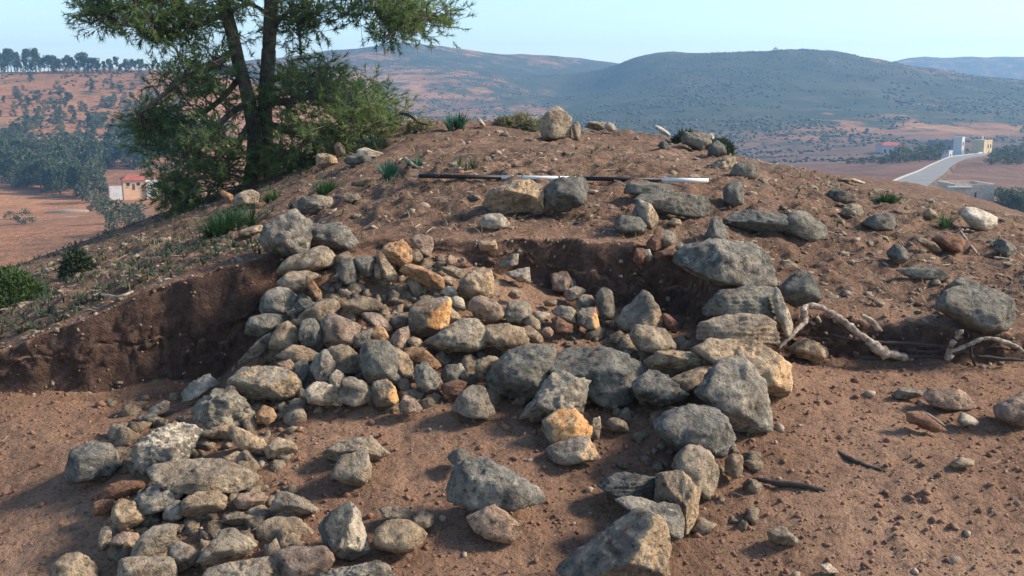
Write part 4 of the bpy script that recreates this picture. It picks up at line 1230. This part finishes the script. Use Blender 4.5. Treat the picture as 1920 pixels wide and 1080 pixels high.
plant('leafy_clump', 'sparse green clump just uphill of the black pole band', 'plant', 775, 318, 22, 0.1, 0.006, 0.7, BLUEG, seed=9, crown=0.06, count=3)
plant('leafy_clump', 'thin grey-green clump above the striped pole', 'plant', 865, 322, 16, 0.12, 0.004, 0.7, HERB, seed=10, crown=0.06, count=3)


def cushion(name, label, cat, px, py, rad, h, n, mat, depth, seed, leaf=0.05, group=None, wid=0.012):
    r = np.random.default_rng(800 + seed)
    base = at(px, py, depth)
    if depth < 14:
        base[2] = ground_z(base[:1], base[1:2])[0] - 0.02
    V, F = [], []
    lump = r.normal(0, 1, (9, 3))
    lump /= np.linalg.norm(lump, axis=1, keepdims=True)
    for _ in range(n):
        d = r.normal(0, 1, 3)
        d[2] = abs(d[2])
        d /= np.linalg.norm(d)
        k = (0.55 + 0.45 * r.uniform() ** 0.5) * (0.82 + 0.25 * max(d @ q for q in lump))
        p = d * np.array((rad, rad * 0.8, h)) * k
        t = d + r.normal(0, 0.5, 3)
        t /= np.linalg.norm(t)
        s_ = np.cross(t, r.normal(0, 1, 3))
        s_ /= np.linalg.norm(s_)
        L_ = leaf * r.uniform(0.6, 1.3)
        b0 = len(V)
        V += [p - s_ * wid * .5, p + s_ * wid * .5, p + t * L_ * .6 + s_ * wid * .5, p + t * L_, p + t * L_ * .6 - s_ * wid * .5]
        F.append((b0, b0 + 1, b0 + 2, b0 + 3, b0 + 4))
    for _ in range(14):
        d = r.normal(0, 1, 3)
        d[2] = abs(d[2]) + .3
        d /= np.linalg.norm(d)
        v_, f_ = tube([np.zeros(3), d * np.array((rad, rad, h)) * .5, d * np.array((rad, rad, h)) * .85], [.012 * rad / .3, .008 * rad / .3, .003], 4)
        b0 = len(V)
        V += list(v_)
        F += [tuple(i + b0 for i in q) for q in f_]
    o = mesh_obj(name, V, F, mat, None, False, base)
    return tag(o, label, cat, group)


cushion('bush', 'round green bush at the left picture edge below the terraced field', 'bush', 20, 575, 0.28, 0.32, 2600, BUSHG, 7.3, 1, 0.05)
cushion('bush', 'small grey-green bush on the slope edge before the terraced field', 'bush', 146, 502, 0.14, 0.24, 900, HERB, 8.3, 2, 0.05)
for i, (px, py, rd, hh, lab) in enumerate([(790, 226, .2, .17, 'yellow-green cushion shrub nearest the pine on the crest'), (948, 230, .17, .15, 'small cushion shrub beside the white sliver stone on the crest'),
                                           (975, 226, .2, .2, 'tall yellow-green cushion shrub in the middle of the crest row'), (993, 232, .16, .14, 'round pale cushion shrub touching the big crest boulder'), (1012, 222, .14, .16, 'small cushion shrub behind the big crest boulder')]):
    cushion('cushion_shrub', lab, 'shrub', px, py, rd * .75, hh * .8, 700, OLIVEG, 11.0 + 0.1 * (i % 3), 10 + i, 0.05, 'cushion shrubs on the crest')
for i, (px, py, lab) in enumerate([(1290, 262, 'dark shrub on the shoulder of the crest'), (1345, 284, 'dark shrub lower on the crest shoulder'), (700, 268, 'dark low shrub at the foot of the pine boughs')]):
    cushion('dark_shrub', lab, 'shrub', px, py, .16, .15, 700, HERB, 10.3, 30 + i, 0.05, 'dark shrubs on the crest')


# low herbs and straw on the uncut slope: nobody could count these
def herb_mat_object(name, label, n, seed, fn, mat, length, width, per):
    r = np.random.default_rng(seed)
    pts_ = sample_area(n, fn, seed, yhi=12.0, ylo=4.6)
    V, F = [], []
    for p in pts_:
        blades(V, F, p, per, length * r.uniform(.5, 1.2), width, 1.4, r, 0.6, 2)
    o = mesh_obj(name, V, F, mat)
    tag(o, label, None, None, 'stuff')


herb_mat_object('straw', 'dry straw and dead stalks scattered over the uncut slope', 2600, 61, lambda x, y, r: (y > edge_y(x) + .1) & patchy(x, y, 1.1, -.05, 61.0), STRAW, 0.06, 0.003, 3)
herb_mat_object('ground_herbs', 'dull green herbs creeping over the left slope', 5200, 62, lambda x, y, r: (y > edge_y(x) + .25) & (x < -1.3 - (y - 5.5) * 0.12) & patchy(x, y, 1.5, -.1, 62.0), HERB, 0.07, 0.006, 6)
herb_mat_object('ground_weeds', 'sparse green weeds over the crest', 1500, 63, lambda x, y, r: (y > edge_y(x) + .4) & patchy(x, y, 1.5, .3, 63.0), HERB, 0.05, 0.005, 6)


def litter(name, label, n, seed, fn, mat):
    r = np.random.default_rng(seed)
    pts_ = sample_area(n, fn, seed, yhi=12.0, ylo=3.1)
    V, F = [], []
    for p in pts_:
        a = r.uniform(0, 6.283)
        L_ = r.lognormal(-2.9, .5) * (.6 if name == 'floor_straw' else 1)
        d = np.array((math.cos(a), math.sin(a), r.normal(0, .18))) * L_ / 2
        q = p + np.array((0, 0, .012))
        k = q + r.normal(0, .004, 3)
        v_, f_ = tube([q - d, k, q + d], [.0012, .0018, .001] if name == 'floor_straw' else [.0022, .003, .0018], 4, False)
        b0 = len(V)
        V += v_
        F += [tuple(i + b0 for i in f) for f in f_]
    tag(mesh_obj(name, V, F, mat), label, None, None, 'stuff')


litter('twig_litter', 'bits of dry stalk and twig littering the slope', 2600, 64, lambda x, y, r: (y > edge_y(x) + .12) & (patchy(x, y, 0.8, -.1, 64.0) | (x > 2.2)), TWIGM)

litter('floor_straw', 'straw bits trodden into the dug soil', 1500, 65, lambda x, y, r: (y < edge_y(x) - .1) & patchy(x, y, 1.3, .0, 65.0), STRAW)

# ---------------------------------------------------------------- the pine
BARK = plain('pine_bark', (0.095, 0.075, 0.062), 0.95, 0.25, 14.0, 0.8)
NEEDLE = leaf_mat('pine_needles', (0.055, 0.125, 0.06), (0.2, 0.26, 0.085), 0.6, 0.9)
TY = 12.0


def tp(px, py, dy=0.0):
    return at(px, py, TY + dy)


PINE_BASE = tp(487, 338)
PINE_BASE[2] = ground_z(PINE_BASE[:1], PINE_BASE[1:2])[0] - 0.05
pine = empty('pine_tree', PINE_BASE, 'tall dark green pine with two stems standing at the edge of the mound', 'tree')
NODES = []


def limb(name, pts, rads, sides=8, label=None):
    P = smooth_path([tp(*p) for p in pts], 5)
    n = len(P)
    rd = [np.interp(i / (n - 1), np.linspace(0, 1, len(rads)), rads) for i in range(n)]
    NODES.extend([(p, q) for p, q in zip(P, rd)])
    V, F = tube([p - PINE_BASE for p in P], rd, sides)
    o = mesh_obj(name, V, F, BARK, pine, True)
    if label:
        o['label'] = label
    return o


limb('trunk', [(474, 345, 0), (478, 290, 0), (476, 240, 0), (462, 170, 0), (448, 120, .05), (437, 70, .1), (424, 20, .15), (410, -40, .2), (392, -140, .3), (385, -260, .3)], [.12, .09, .08, .077, .074, .068, .04], 10, 'leaning stem')
limb('trunk', [(500, 343, .15), (498, 280, .15), (497, 200, .15), (503, 110, .2), (507, 40, .2), (510, -40, .2), (516, -160, .2), (512, -330, .1)], [.115, .092, .085, .083, .08, .072, .04], 10, 'upright stem')
for pts_, rads_ in [
    ([(440, 95, 0), (395, 125, -.2), (350, 145, -.4), (310, 175, -.5), (262, 212, -.6)], [.05, .042, .03, .015]),
    ([(470, 190, 0), (430, 215, -.3), (390, 260, -.5), (350, 310, -.6), (320, 360, -.7)], [.045, .035, .025, .012]),
    ([(476, 220, 0), (450, 260, -.5), (420, 310, -.8), (400, 350, -.9)], [.04, .03, .012]),
    ([(455, 140, .1), (410, 190, .4), (350, 230, .7), (280, 260, .9)], [.04, .03, .012]),
    ([(498, 190, .1), (545, 190, -.2), (600, 180, -.5), (660, 205, -.7), (720, 225, -.8), (755, 235, -.8)], [.05, .04, .028, .012]),
    ([(498, 230, .1), (550, 250, -.4), (610, 270, -.7), (670, 285, -.9)], [.04, .03, .012]),
    ([(500, 150, .2), (560, 140, .3), (620, 150, .5), (690, 190, .6)], [.045, .03, .012]),
    ([(497, 260, .1), (530, 290, -.5), (570, 320, -.8)], [.035, .025, .01]),
    ([(506, 60, .2), (545, 20, .1), (560, 60, 0), (565, 110, -.1)], [.03, .022, .01]),
    ([(508, 30, .2), (475, 10, .1), (450, 12, .1), (425, 30, .0)], [.025, .02, .012]),
    ([(425, 25, .1), (380, 45, -.1), (330, 70, -.2), (290, 80, -.3)], [.035, .025, .01]),
    ([(412, -30, .2), (350, -25, 0), (280, 0, -.2), (215, 20, -.3), (155, 30, -.4)], [.05, .04, .025, .01]),
    ([(400, -90, .2), (330, -90, .3), (250, -60, .4), (180, -20, .5)], [.045, .03, .01]),
    ([(509, -30, .2), (580, -40, .1), (660, -20, 0), (740, 10, -.2), (800, 30, -.3), (845, 45, -.3)], [.055, .045, .03, .01]),
    ([(512, -90, .2), (600, -110, .4), (700, -70, .6), (790, -10, .7)], [.045, .03, .01]),
    ([(514, -150, .2), (440, -190, -.3), (380, -220, -.6)], [.04, .025, .01]),
    ([(514, -200, .2), (600, -240, 0), (680, -240, -.2)], [.04, .025, .01]),
    ([(512, -280, .1), (520, -360, .1), (500, -420, .1)], [.04, .025, .01]),
    ([(395, -150, .3), (330, -190, .3), (270, -190, .2)], [.035, .02, .01]),
]:
    limb('limb', pts_, rads_, 7)

NP = np.array([p for p, q in NODES])
# needle masses: centre, half sizes, depth, clumps, looseness
MASSES = [(250, 22, 105, 42, -.25, 46), (350, 35, 75, 55, -.1, 34), (300, 62, 50, 24, -.3, 14), (190, 30, 45, 28, -.4, 16), (455, 25, 55, 55, .1, 16), (560, 45, 55, 60, .1, 26), (600, 15, 40, 40, .1, 12), (735, 28, 90, 42, -.1, 44), (750, 66, 55, 26, -.2, 18), (815, 40, 40, 22, -.3, 10), (670, 20, 40, 35, 0, 12),
          (400, 120, 80, 45, 0, 34), (345, 155, 70, 40, -.2, 26), (580, 150, 85, 55, .1, 46), (660, 175, 75, 50, .1, 42), (690, 225, 72, 45, -.6, 50), (610, 250, 110, 60, -.5, 56), (550, 205, 60, 70, -.1, 24), (650, 285, 70, 26, -.7, 28), (440, 190, 50, 50, 0, 12),
          (330, 240, 75, 60, .1, 32), (270, 230, 45, 35, .2, 18), (285, 272, 45, 30, .2, 18), (400, 275, 80, 50, -.4, 34), (355, 335, 58, 50, -.4, 32), (338, 385, 48, 28, -.6, 26), (500, 305, 70, 25, -.2, 20), (560, 310, 50, 25, -.5, 24), (440, 330, 60, 20, -.5, 22),
          (250, -60, 140, 50, .2, 44), (380, -70, 90, 50, .2, 30), (560, -80, 110, 60, .2, 40), (720, -50, 110, 45, .4, 40), (340, -190, 110, 50, 0, 36), (500, -230, 130, 70, 0, 46), (640, -220, 90, 50, 0, 30), (500, -390, 90, 70, 0, 36)]
r_ = np.random.default_rng(9)
TW_V, TW_F, NV, NF = [], [], [], []
for (cx, cy, rx, ry, dy, n_) in MASSES:
    for _ in range(int(n_ * (0.82 if cy > 90 else 1))):
        while True:
            q = r_.uniform(-1, 1, 3)
            if (q ** 2).sum() < 1:
                break
        c = tp(cx + q[0] * rx, cy + q[1] * ry, dy + q[2] * min(1.1, rx * 0.0085 + .25))
        dd_ = np.linalg.norm((NP - c) * np.array((1, 1, 1.2)), axis=1)
        nb = NP[int(np.argmin(dd_))]
        midp = (nb + c) / 2 + r_.normal(0, .05, 3) + np.array((0, 0, .05))
        V, F = tube([nb - PINE_BASE, midp - PINE_BASE, c - PINE_BASE], [.011, .008, .0045], 4, False)
        b0 = len(TW_V)
        TW_V.extend(V)
        TW_F.extend([tuple(i + b0 for i in f) for f in F])
        for _t in range(int(r_.integers(7, 12))):
            # shoots spread from the twig, each ending in a brush of needles
            s0 = c + (midp - c) * r_.uniform(0, .7)
            dr = r_.normal(0, 1, 3)
            dr[2] = dr[2] * .7 + .1
            dr /= np.linalg.norm(dr)
            tip = s0 + dr * r_.uniform(.08, .34)
            if _t % 2 == 0:
                V, F = tube([s0 - PINE_BASE, tip - PINE_BASE], [.0035, .002], 3, False)
                b0 = len(TW_V)
                TW_V.extend(V)
                TW_F.extend([tuple(i + b0 for i in f) for f in F])
            for _n in range(20):
                nd = dr * .8 + r_.normal(0, .55, 3)
                nd /= np.linalg.norm(nd)
                st = tip - dr * r_.uniform(0, .09) - PINE_BASE
                L_ = r_.uniform(.05, .1)
                sd_ = np.cross(nd, r_.normal(0, 1, 3))
                sd_ = sd_ / (np.linalg.norm(sd_) + 1e-9) * .0042
                b0 = len(NV)
                NV += [st - sd_, st + sd_, st + nd * L_]
                NF.append((b0, b0 + 1, b0 + 2))
mesh_obj('twigs', TW_V, TW_F, BARK, pine)
mesh_obj('crown', np.array(NV), np.array(NF, np.int32), NEEDLE, pine)

# ---------------------------------------------------------------- trees of the valley
FARLEAF = leaf_mat('valley_pine_leaves', (0.04, 0.072, 0.04), (0.09, 0.125, 0.06), 0.2, 0.25)
OLIVELEAF = leaf_mat('olive_leaves', (0.06, 0.08, 0.045), (0.13, 0.15, 0.085), 0.2, 0.3)
TRUNKM = plain('valley_bark', (0.09, 0.07, 0.055))


def crown_mesh(name, seed, kind, n=760):
    """a unit tree crown (height 1) of many leaf sprays"""
    r = np.random.default_rng(seed)
    V, F = [], []
    lobes = []
    for _ in range(11):
        t = r.uniform(.18, .95)
        if kind == 'pine':
            wd = .24 * (1.05 - t) ** .6 + .03
        else:
            wd = .42 * math.sin(math.pi * min(1, max(.05, t * .9 + .08))) + .05
        a = r.uniform(0, 6.283)
        lobes.append((np.array((math.cos(a) * wd * .75, math.sin(a) * wd * .75, t)), r.uniform(.09, .17) * (1 if kind == 'pine' else 1.35)))
    for _ in range(n):
        c, rad = lobes[int(r.integers(len(lobes)))]
        d = r.normal(0, 1, 3)
        d /= np.linalg.norm(d)
        p = c + d * rad * r.uniform(.5, 1.05)
        t = d + r.normal(0, .7, 3)
        t /= np.linalg.norm(t)
        s_ = np.cross(t, r.normal(0, 1, 3))
        s_ /= np.linalg.norm(s_)
        L_ = r.uniform(.05, .1)
        b0 = len(V)
        V += [p - s_ * L_ * .4, p + s_ * L_ * .4, p + t * L_]
        F.append((b0, b0 + 1, b0 + 2))
    me = bpy.data.meshes.new(name)
    me.from_pydata([tuple(v) for v in V], [], F)
    me.update()
    return me


def trunk_mesh(name, seed, top=.55):
    r = np.random.default_rng(seed)
    mb = MB()
    V, F = tube([(0, 0, -.04), (.01, .005, .2), (r.uniform(-.03, .03), r.uniform(-.03, .03), top)], [.03, .022, .008], 6)
    mb.add(V, F)
    for k in range(4):
        a = k * 1.6 + r.uniform(0, .6)
        V, F = tube([(0, 0, .22 + .07 * k), (math.cos(a) * .1, math.sin(a) * .1, .34 + .09 * k)], [.011, .004], 4)
        mb.add(V, F)
    me = bpy.data.meshes.new(name)
    me.from_pydata([tuple(map(float, v)) for v in mb.V], [], mb.F)
    me.materials.append(TRUNKM)
    me.update()
    return me


PINE_C = [crown_mesh('crown', 40 + i, 'pine') for i in range(3)]
OLIV_C = [crown_mesh('crown', 50 + i, 'olive') for i in range(3)]
for m_ in PINE_C:
    m_.materials.append(FARLEAF)
for m_ in OLIV_C:
    m_.materials.append(OLIVELEAF)
TRK = [trunk_mesh('trunk', 60 + i) for i in range(2)]
tr_r = np.random.default_rng(15)


def valley_tree(px, py, hpx, kind, label, group, wide=1.0, cat='tree'):
    P = vhit(px, py)
    if P is None:
        return
    H = hpx * (P[1] / FPX) * 1.02
    root = empty('pine_tree' if kind == 'pine' else 'broadleaf_tree', (P[0], P[1], P[2] - .1), label, cat, group)
    root.rotation_euler.z = tr_r.uniform(0, 6.28)
    w_ = wide * tr_r.uniform(.85, 1.2)
    root.scale = (H * w_, H * w_, H)
    for nm, me in (('crown', (PINE_C if kind == 'pine' else OLIV_C)[int(tr_r.integers(3))]), ('trunk', TRK[int(tr_r.integers(2))])):
        o = bpy.data.objects.new(nm, me)
        COL.objects.link(o)
        o.parent = root


# pines on the skyline of the left hill
for i in range(52):
    px = 2 + i * 6.3 + tr_r.uniform(-3, 3)
    hp = tr_r.uniform(20, 42) if px < 190 else tr_r.uniform(10, 28)
    valley_tree(px, np.interp(px, [0, 120, 320], [137, 135, 136]) + tr_r.uniform(-1, 2), hp, 'pine', 'dark pine in the row along the skyline of the red hillside', 'pines on the skyline of the red hillside', .8)
# grove at the foot of the hill
for i in range(130):
    px, py = tr_r.uniform(-5, 215), tr_r.uniform(312, 388)
    if (py > 352 + px * .17 and px < 200) or px > 188:
        continue
    valley_tree(px, py, tr_r.uniform(36, 62), 'pine' if tr_r.random() < .5 else 'olive', 'grey-green tree in the grove between terraced field and red hillside', 'grove below the red hillside', .9)
for i in range(26):
    valley_tree(tr_r.uniform(150, 330), tr_r.uniform(285, 318), tr_r.uniform(36, 55), 'pine', 'dark blue-green tree in the dense stand behind the small house', 'dense stand behind the small house', 1.0)
for i, (px, py, hp) in enumerate([(200, 420, 46), (222, 440, 60), (240, 418, 34), (180, 395, 34), (262, 432, 48)]):
    valley_tree(px, py, hp, 'olive', ['green tree just below the small peach house', 'tallest green tree at the corner of the terraced field below the house', 'small green tree right in front of the small peach house', 'green tree between the grove and the small peach house', 'green tree half hidden by the low pine boughs below the house'][i], 'trees beside the small house', 1.0)
valley_tree(48, 420, 26, 'olive', 'lone low tree in the middle of the terraced field', None, 1.3)
valley_tree(20, 412, 16, 'olive', 'low shrubby tree at the near end of the terraced field', None, 1.6)
# scattered trees of the red hillside
k_ = 0
while k_ < 280:
    px, py = tr_r.uniform(-5, 345), tr_r.uniform(150, 300)
    dens = 0.25 + 0.55 * (py > 185) + 0.2 * (py > 230)
    if tr_r.random() > dens:
        continue
    k_ += 1
    valley_tree(px, py, tr_r.uniform(9, 19) * (1.2 if py > 200 else 1), 'olive' if tr_r.random() < .6 else 'pine', 'small tree scattered over the red hillside', 'trees of the red hillside', 1.05)
# trees along the right-hand road and houses
for i in range(26):
    px = 1590 + i * 6.8
    valley_tree(px + tr_r.uniform(-3, 3), np.interp(px, [1590, 1770], [309, 299]) + tr_r.uniform(-2, 2), tr_r.uniform(9, 14) if px < 1660 else tr_r.uniform(14, 30), 'olive', 'dark tree in the hedge line behind the red ploughed field', 'hedge line behind the red field', 1.2)
for i in range(16):
    px = 1858 + i * 4.6
    valley_tree(px, 301 + tr_r.uniform(-8, 8), tr_r.uniform(12, 26), 'olive', 'green tree on the bank beyond the yellow house', 'trees beyond the yellow house', 1.2)
for i in range(9):
    valley_tree(1876 + i * 6, 398 + tr_r.uniform(-6, 6), tr_r.uniform(28, 44), 'olive', 'dark tree beside the low flat-roofed house', 'trees beside the flat-roofed house', 1.1)
for px, py, hp, lab in [(1454, 96, 8, 'lone tree on top of the flat-topped hill'), (1410, 97, 4, 'tiny bush on the rim of the flat-topped hill'), (1475, 97, 4, 'second tiny bush on the rim of the flat-topped hill')]:
    valley_tree(px, py + 2, hp, 'olive', lab, None, 1.4)


# scrub on the hills: a mass nobody could count
def build_scrub():
    r = np.random.default_rng(71)
    dirs, faces = ICO[1]
    V, F = [], []
    nv = len(dirs)
    y = np.concatenate([r.uniform(335, 1080, 38000), r.uniform(255, 470, 5200)])
    x = np.concatenate([r.uniform(-.3, .62, 38000) * y[:38000], r.uniform(-.62, -.27, 5200) * y[38000:]])
    left = np.arange(len(y)) >= 38000
    keep = n2(x, y, .014, 4, .6, 5.0) + .7 * n2(x, y, .05, 3, .6, 15.0) > -.12 + .55 * r.random(len(x)) - .12 * (x > 60)
    keep &= left | ~((y < 500) & (x < 0))
    keep &= ~left | (n2(x, y, .02, 3, .6, 9.0) > -.15)
    pts_ = np.stack([x, y], -1)[keep]
    z = valley_z(pts_[:, 0], pts_[:, 1])
    sz = np.minimum(np.clip(r.lognormal(-.75, .55, len(pts_)), .2, 1.0), np.where((pts_[:, 1] > 740) | (pts_[:, 1] < 460), .8, 9)) * np.clip(1.15 - (pts_[:, 1] - 650) / 500, .35, 1)
    D = dirs[None] * (1 + .35 * r.uniform(-1, 1, (len(pts_), nv, 1))) * sz[:, None, None] * (r.uniform(.7, 1.35, (len(pts_), 1, 3)) * np.array((1.15, 1.15, .8)))
    D = D + np.stack([pts_[:, 0], pts_[:, 1], z + sz * .3], -1)[:, None]
    F = (faces[None] + (np.arange(len(pts_)) * nv)[:, None, None]).reshape(-1, 3)
    o = mesh_obj('hill_scrub', D, F, leaf_mat('hill_scrub', (0.03, 0.04, 0.025), (0.075, 0.078, 0.048), 0.1, 0.05))
    tag(o, 'dark scrub dotted over the distant hills', None, None, 'stuff')


build_scrub()

# ---------------------------------------------------------------- houses
CREAM = plain('cream_render', (0.62, 0.46, 0.24), 0.9, 0.05, .6)
ORANGEW = plain('peach_render', (0.68, 0.42, 0.24), 0.9, 0.05, .6)
GREYW = plain('grey_render', (0.17, 0.18, 0.2), 0.9, 0.06, .6)
TANW = plain('tan_block_wall', (0.42, 0.34, 0.27), 0.9, 0.1, .8)
DARKGL = plain('dark_window', (0.03, 0.035, 0.04), 0.25, 0.05)
REDROOF = plain('red_roof', (0.34, 0.09, 0.06), 0.8, 0.1, 1.0)
DOORM = plain('brown_door', (0.12, 0.07, 0.045), 0.6)


def house(name, label, x0px, x1px, topy, basey, y_, wall, deep=6.0, windows=(), doors=(), parapet=True, roof=None, blocks=(), yaw=0.0, sink=3.0, group=None):
    """a flat-roofed house; windows and doors are (u0, u1, v0, v1) fractions of the front wall"""
    a, b = at(x0px, basey, y_), at(x1px, basey, y_)
    top = at(x0px, topy, y_)[2]
    w_, h_ = b[0] - a[0], top - a[2]
    root = empty(name, ((a[0] + b[0]) / 2, y_ + deep / 2, a[2]), label, 'house', group)
    root.rotation_euler.z = yaw
    mb = MB()
    mb.box(-w_ / 2, w_ / 2, -deep / 2, deep / 2, -sink, h_)
    mb.build('wall', wall, root)
    if parapet:
        t = .18
        for (p0, p1, q0, q1) in ((-w_ / 2 - .06, w_ / 2 + .06, -deep / 2 - .06, -deep / 2 + t), (-w_ / 2 - .06, w_ / 2 + .06, deep / 2 - t, deep / 2 + .06), (-w_ / 2 - .06, -w_ / 2 + t, -deep / 2 + t, deep / 2 - t), (w_ / 2 - t, w_ / 2 + .06, -deep / 2 + t, deep / 2 - t)):
            mb = MB()
            mb.box(p0, p1, q0, q1, h_ + .002, h_ + .45)
            mb.build('parapet', wall, root)
    if roof:
        mb = MB()
        e = .35
        V = [(-w_ / 2 - e, -deep / 2 - e, h_), (w_ / 2 + e, -deep / 2 - e, h_), (w_ / 2 + e, deep / 2 + e, h_), (-w_ / 2 - e, deep / 2 + e, h_), (-w_ / 4, 0, h_ + roof), (w_ / 4, 0, h_ + roof)]
        mb.add(V, [(0, 1, 5, 4), (1, 2, 5), (2, 3, 4, 5), (3, 0, 4), (3, 2, 1, 0)])
        mb.build('roof', REDROOF, root)
    for kind, lst in (('window', windows), ('door', doors)):
        for (u0, u1, v0, v1) in lst:
            mb = MB()
            mb.box(-w_ / 2 + w_ * u0, -w_ / 2 + w_ * u1, -deep / 2 - .03, -deep / 2 + .05, h_ * v0, h_ * v1)
            o = mb.build(kind, DARKGL if kind == 'window' else DOORM, root)
            if kind == 'window':
                mb = MB()
                mb.box(-w_ / 2 + w_ * u0 - .08, -w_ / 2 + w_ * u1 + .08, -deep / 2 - .1, -deep / 2 - .031, h_ * v0 - .12, h_ * v0)
                mb.build('sill', WHITEWASH, o)
    for nm, mat, bx in blocks:
        mb = MB()
        mb.box(*bx)
        mb.build(nm, mat, root)
    return root, w_, h_


house('yellow_house', 'small cream-yellow house at the end of the road', 1838, 1857, 265, 291, 352, CREAM, 4.5, [(.15, .35, .5, .78), (.6, .82, .5, .78)], [(.4, .56, .0, .4)],
      blocks=[('stair_tower', CREAM, (-3.6, -1.75, -2.2, 2.0, -3, 5.3)), ('chimney', WHITEWASH, (-2.7, -2.3, -1, -.6, 5.3, 6.6)), ('garden_wall', WHITEWASH, (-6.5, -3.7, -2.0, -1.7, -3, 1.2))], yaw=R(38))
house('white_house', 'narrow white house standing left of the yellow house', 1795, 1805, 259, 290, 356, WHITEWASH, 3, [(.3, .7, .55, .75)], [], yaw=R(40))
house('grey_house', 'long blue-grey house beside the narrow white house', 1752, 1788, 266, 292, 370, GREYW, 6, [(.1, .2, .45, .7), (.4, .5, .45, .7), (.7, .8, .45, .7)], [(.55, .63, 0, .45)])
house('white_hut', 'tiny white hut at the roadside', 1772, 1783, 285, 297, 322, WHITEWASH, 3, [], [(.35, .65, 0, .7)], yaw=R(35))
house('pale_house', 'pale house with reddish roof behind the hedge line', 1652, 1694, 273, 297, 380, plain('pale_render', (0.5, 0.46, 0.42)), 7, [(.1, .2, .4, .7), (.35, .45, .4, .7), (.7, .8, .4, .7)], [(.52, .6, 0, .5)], roof=1.2, parapet=False)
house('flat_roofed_house', 'low flat-roofed tan house below the road at the slope edge', 1788, 1861, 352, 396, 126, plain('tan_render', (0.58, 0.45, 0.34)), 5.5, [(.08, .3, .35, .62)], [(.5, .55, .0, .8)], blocks=[('gate_pillar', TANW, (3.6, 4.5, -6.0, -5.2, -3, 1.9)), ('roof_slab', WHITEWASH, (-3.5, -.6, -3.3, -2.81, 2.95, 3.12))])
house('peach_house', 'small peach-walled house with a red roof among the valley trees', 222, 262, 338, 356, 205, ORANGEW, 5, [(.15, .3, .4, .75), (.6, .75, .4, .75)], [(.4, .52, 0, .6)], parapet=False, roof=1.0,
      blocks=[('porch', WHITEWASH, (2.2, 4.6, -2.9, 1.5, -3, 1.6)), ('yard_wall', WHITEWASH, (-4.8, -2.3, -2.4, -2.1, -3, .9))], yaw=R(25))
for (px0, px1, py_, y_, lab) in [(146, 166, 343, 215, 'short white wall among the grove left of the small peach house')]:
    a, b = at(px0, py_, y_), at(px1, py_, y_)
    mb = MB()
    mb.box(0, b[0] - a[0], 0, .4, -4, .9)
    tag(mb.build('garden_wall', WHITEWASH, None, False, a), lab, 'wall')

# terrace banks of the left field
for i, (x0, y0, x1, y1, yy) in enumerate([(70, 400, 165, 392, 182), (5, 423, 60, 420, 165), (3, 432, 55, 430, 158), (90, 412, 160, 407, 172), (118, 440, 155, 440, 150)]):
    a, b = at(x0, y0, yy), at(x1, y1, yy)
    mb = MB()
    V, F = tube([a - np.array((0, 0, .6)), (a + b) / 2 - np.array((0, 0, .35)), b - np.array((0, 0, .6))], [.5, .75, .5], 8)
    mb.add([v - a for v in V], F)
    tag(mb.build('terrace_bank', plain('terrace_bank', (0.27, 0.2, 0.15)), None, True, a), ['long earth bank at the upper edge of the terraced field', 'pale bank at the near end of the terraced field', 'lowest pale bank at the near end of the terraced field', 'short bank across the middle of the terraced field', 'small bank at the foot of the terraced field'][i], 'bank', 'banks of the terraced field')

# ---------------------------------------------------------------- haze
hz = MB()
hz.box(-9600, 9600, -320, 1950, -60, 110)
HZ = bpy.data.materials.new('haze')
HZ.use_nodes = True
hn = HZ.node_tree
for n_ in list(hn.nodes):
    if n_.type != 'OUTPUT_MATERIAL':
        hn.nodes.remove(n_)
pv = hn.nodes.new('ShaderNodeVolumePrincipled')
pv.inputs['Color'].default_value = (0.34, 0.62, 0.95, 1)
pv.inputs['Density'].default_value = 0.0005
pv.inputs['Anisotropy'].default_value = 0.2
hn.links.new(pv.outputs[0], hn.nodes['Material Output'].inputs['Volume'])
tag(hz.build('haze', HZ), 'pale blue haze in the air over the valley', None, None, 'stuff')
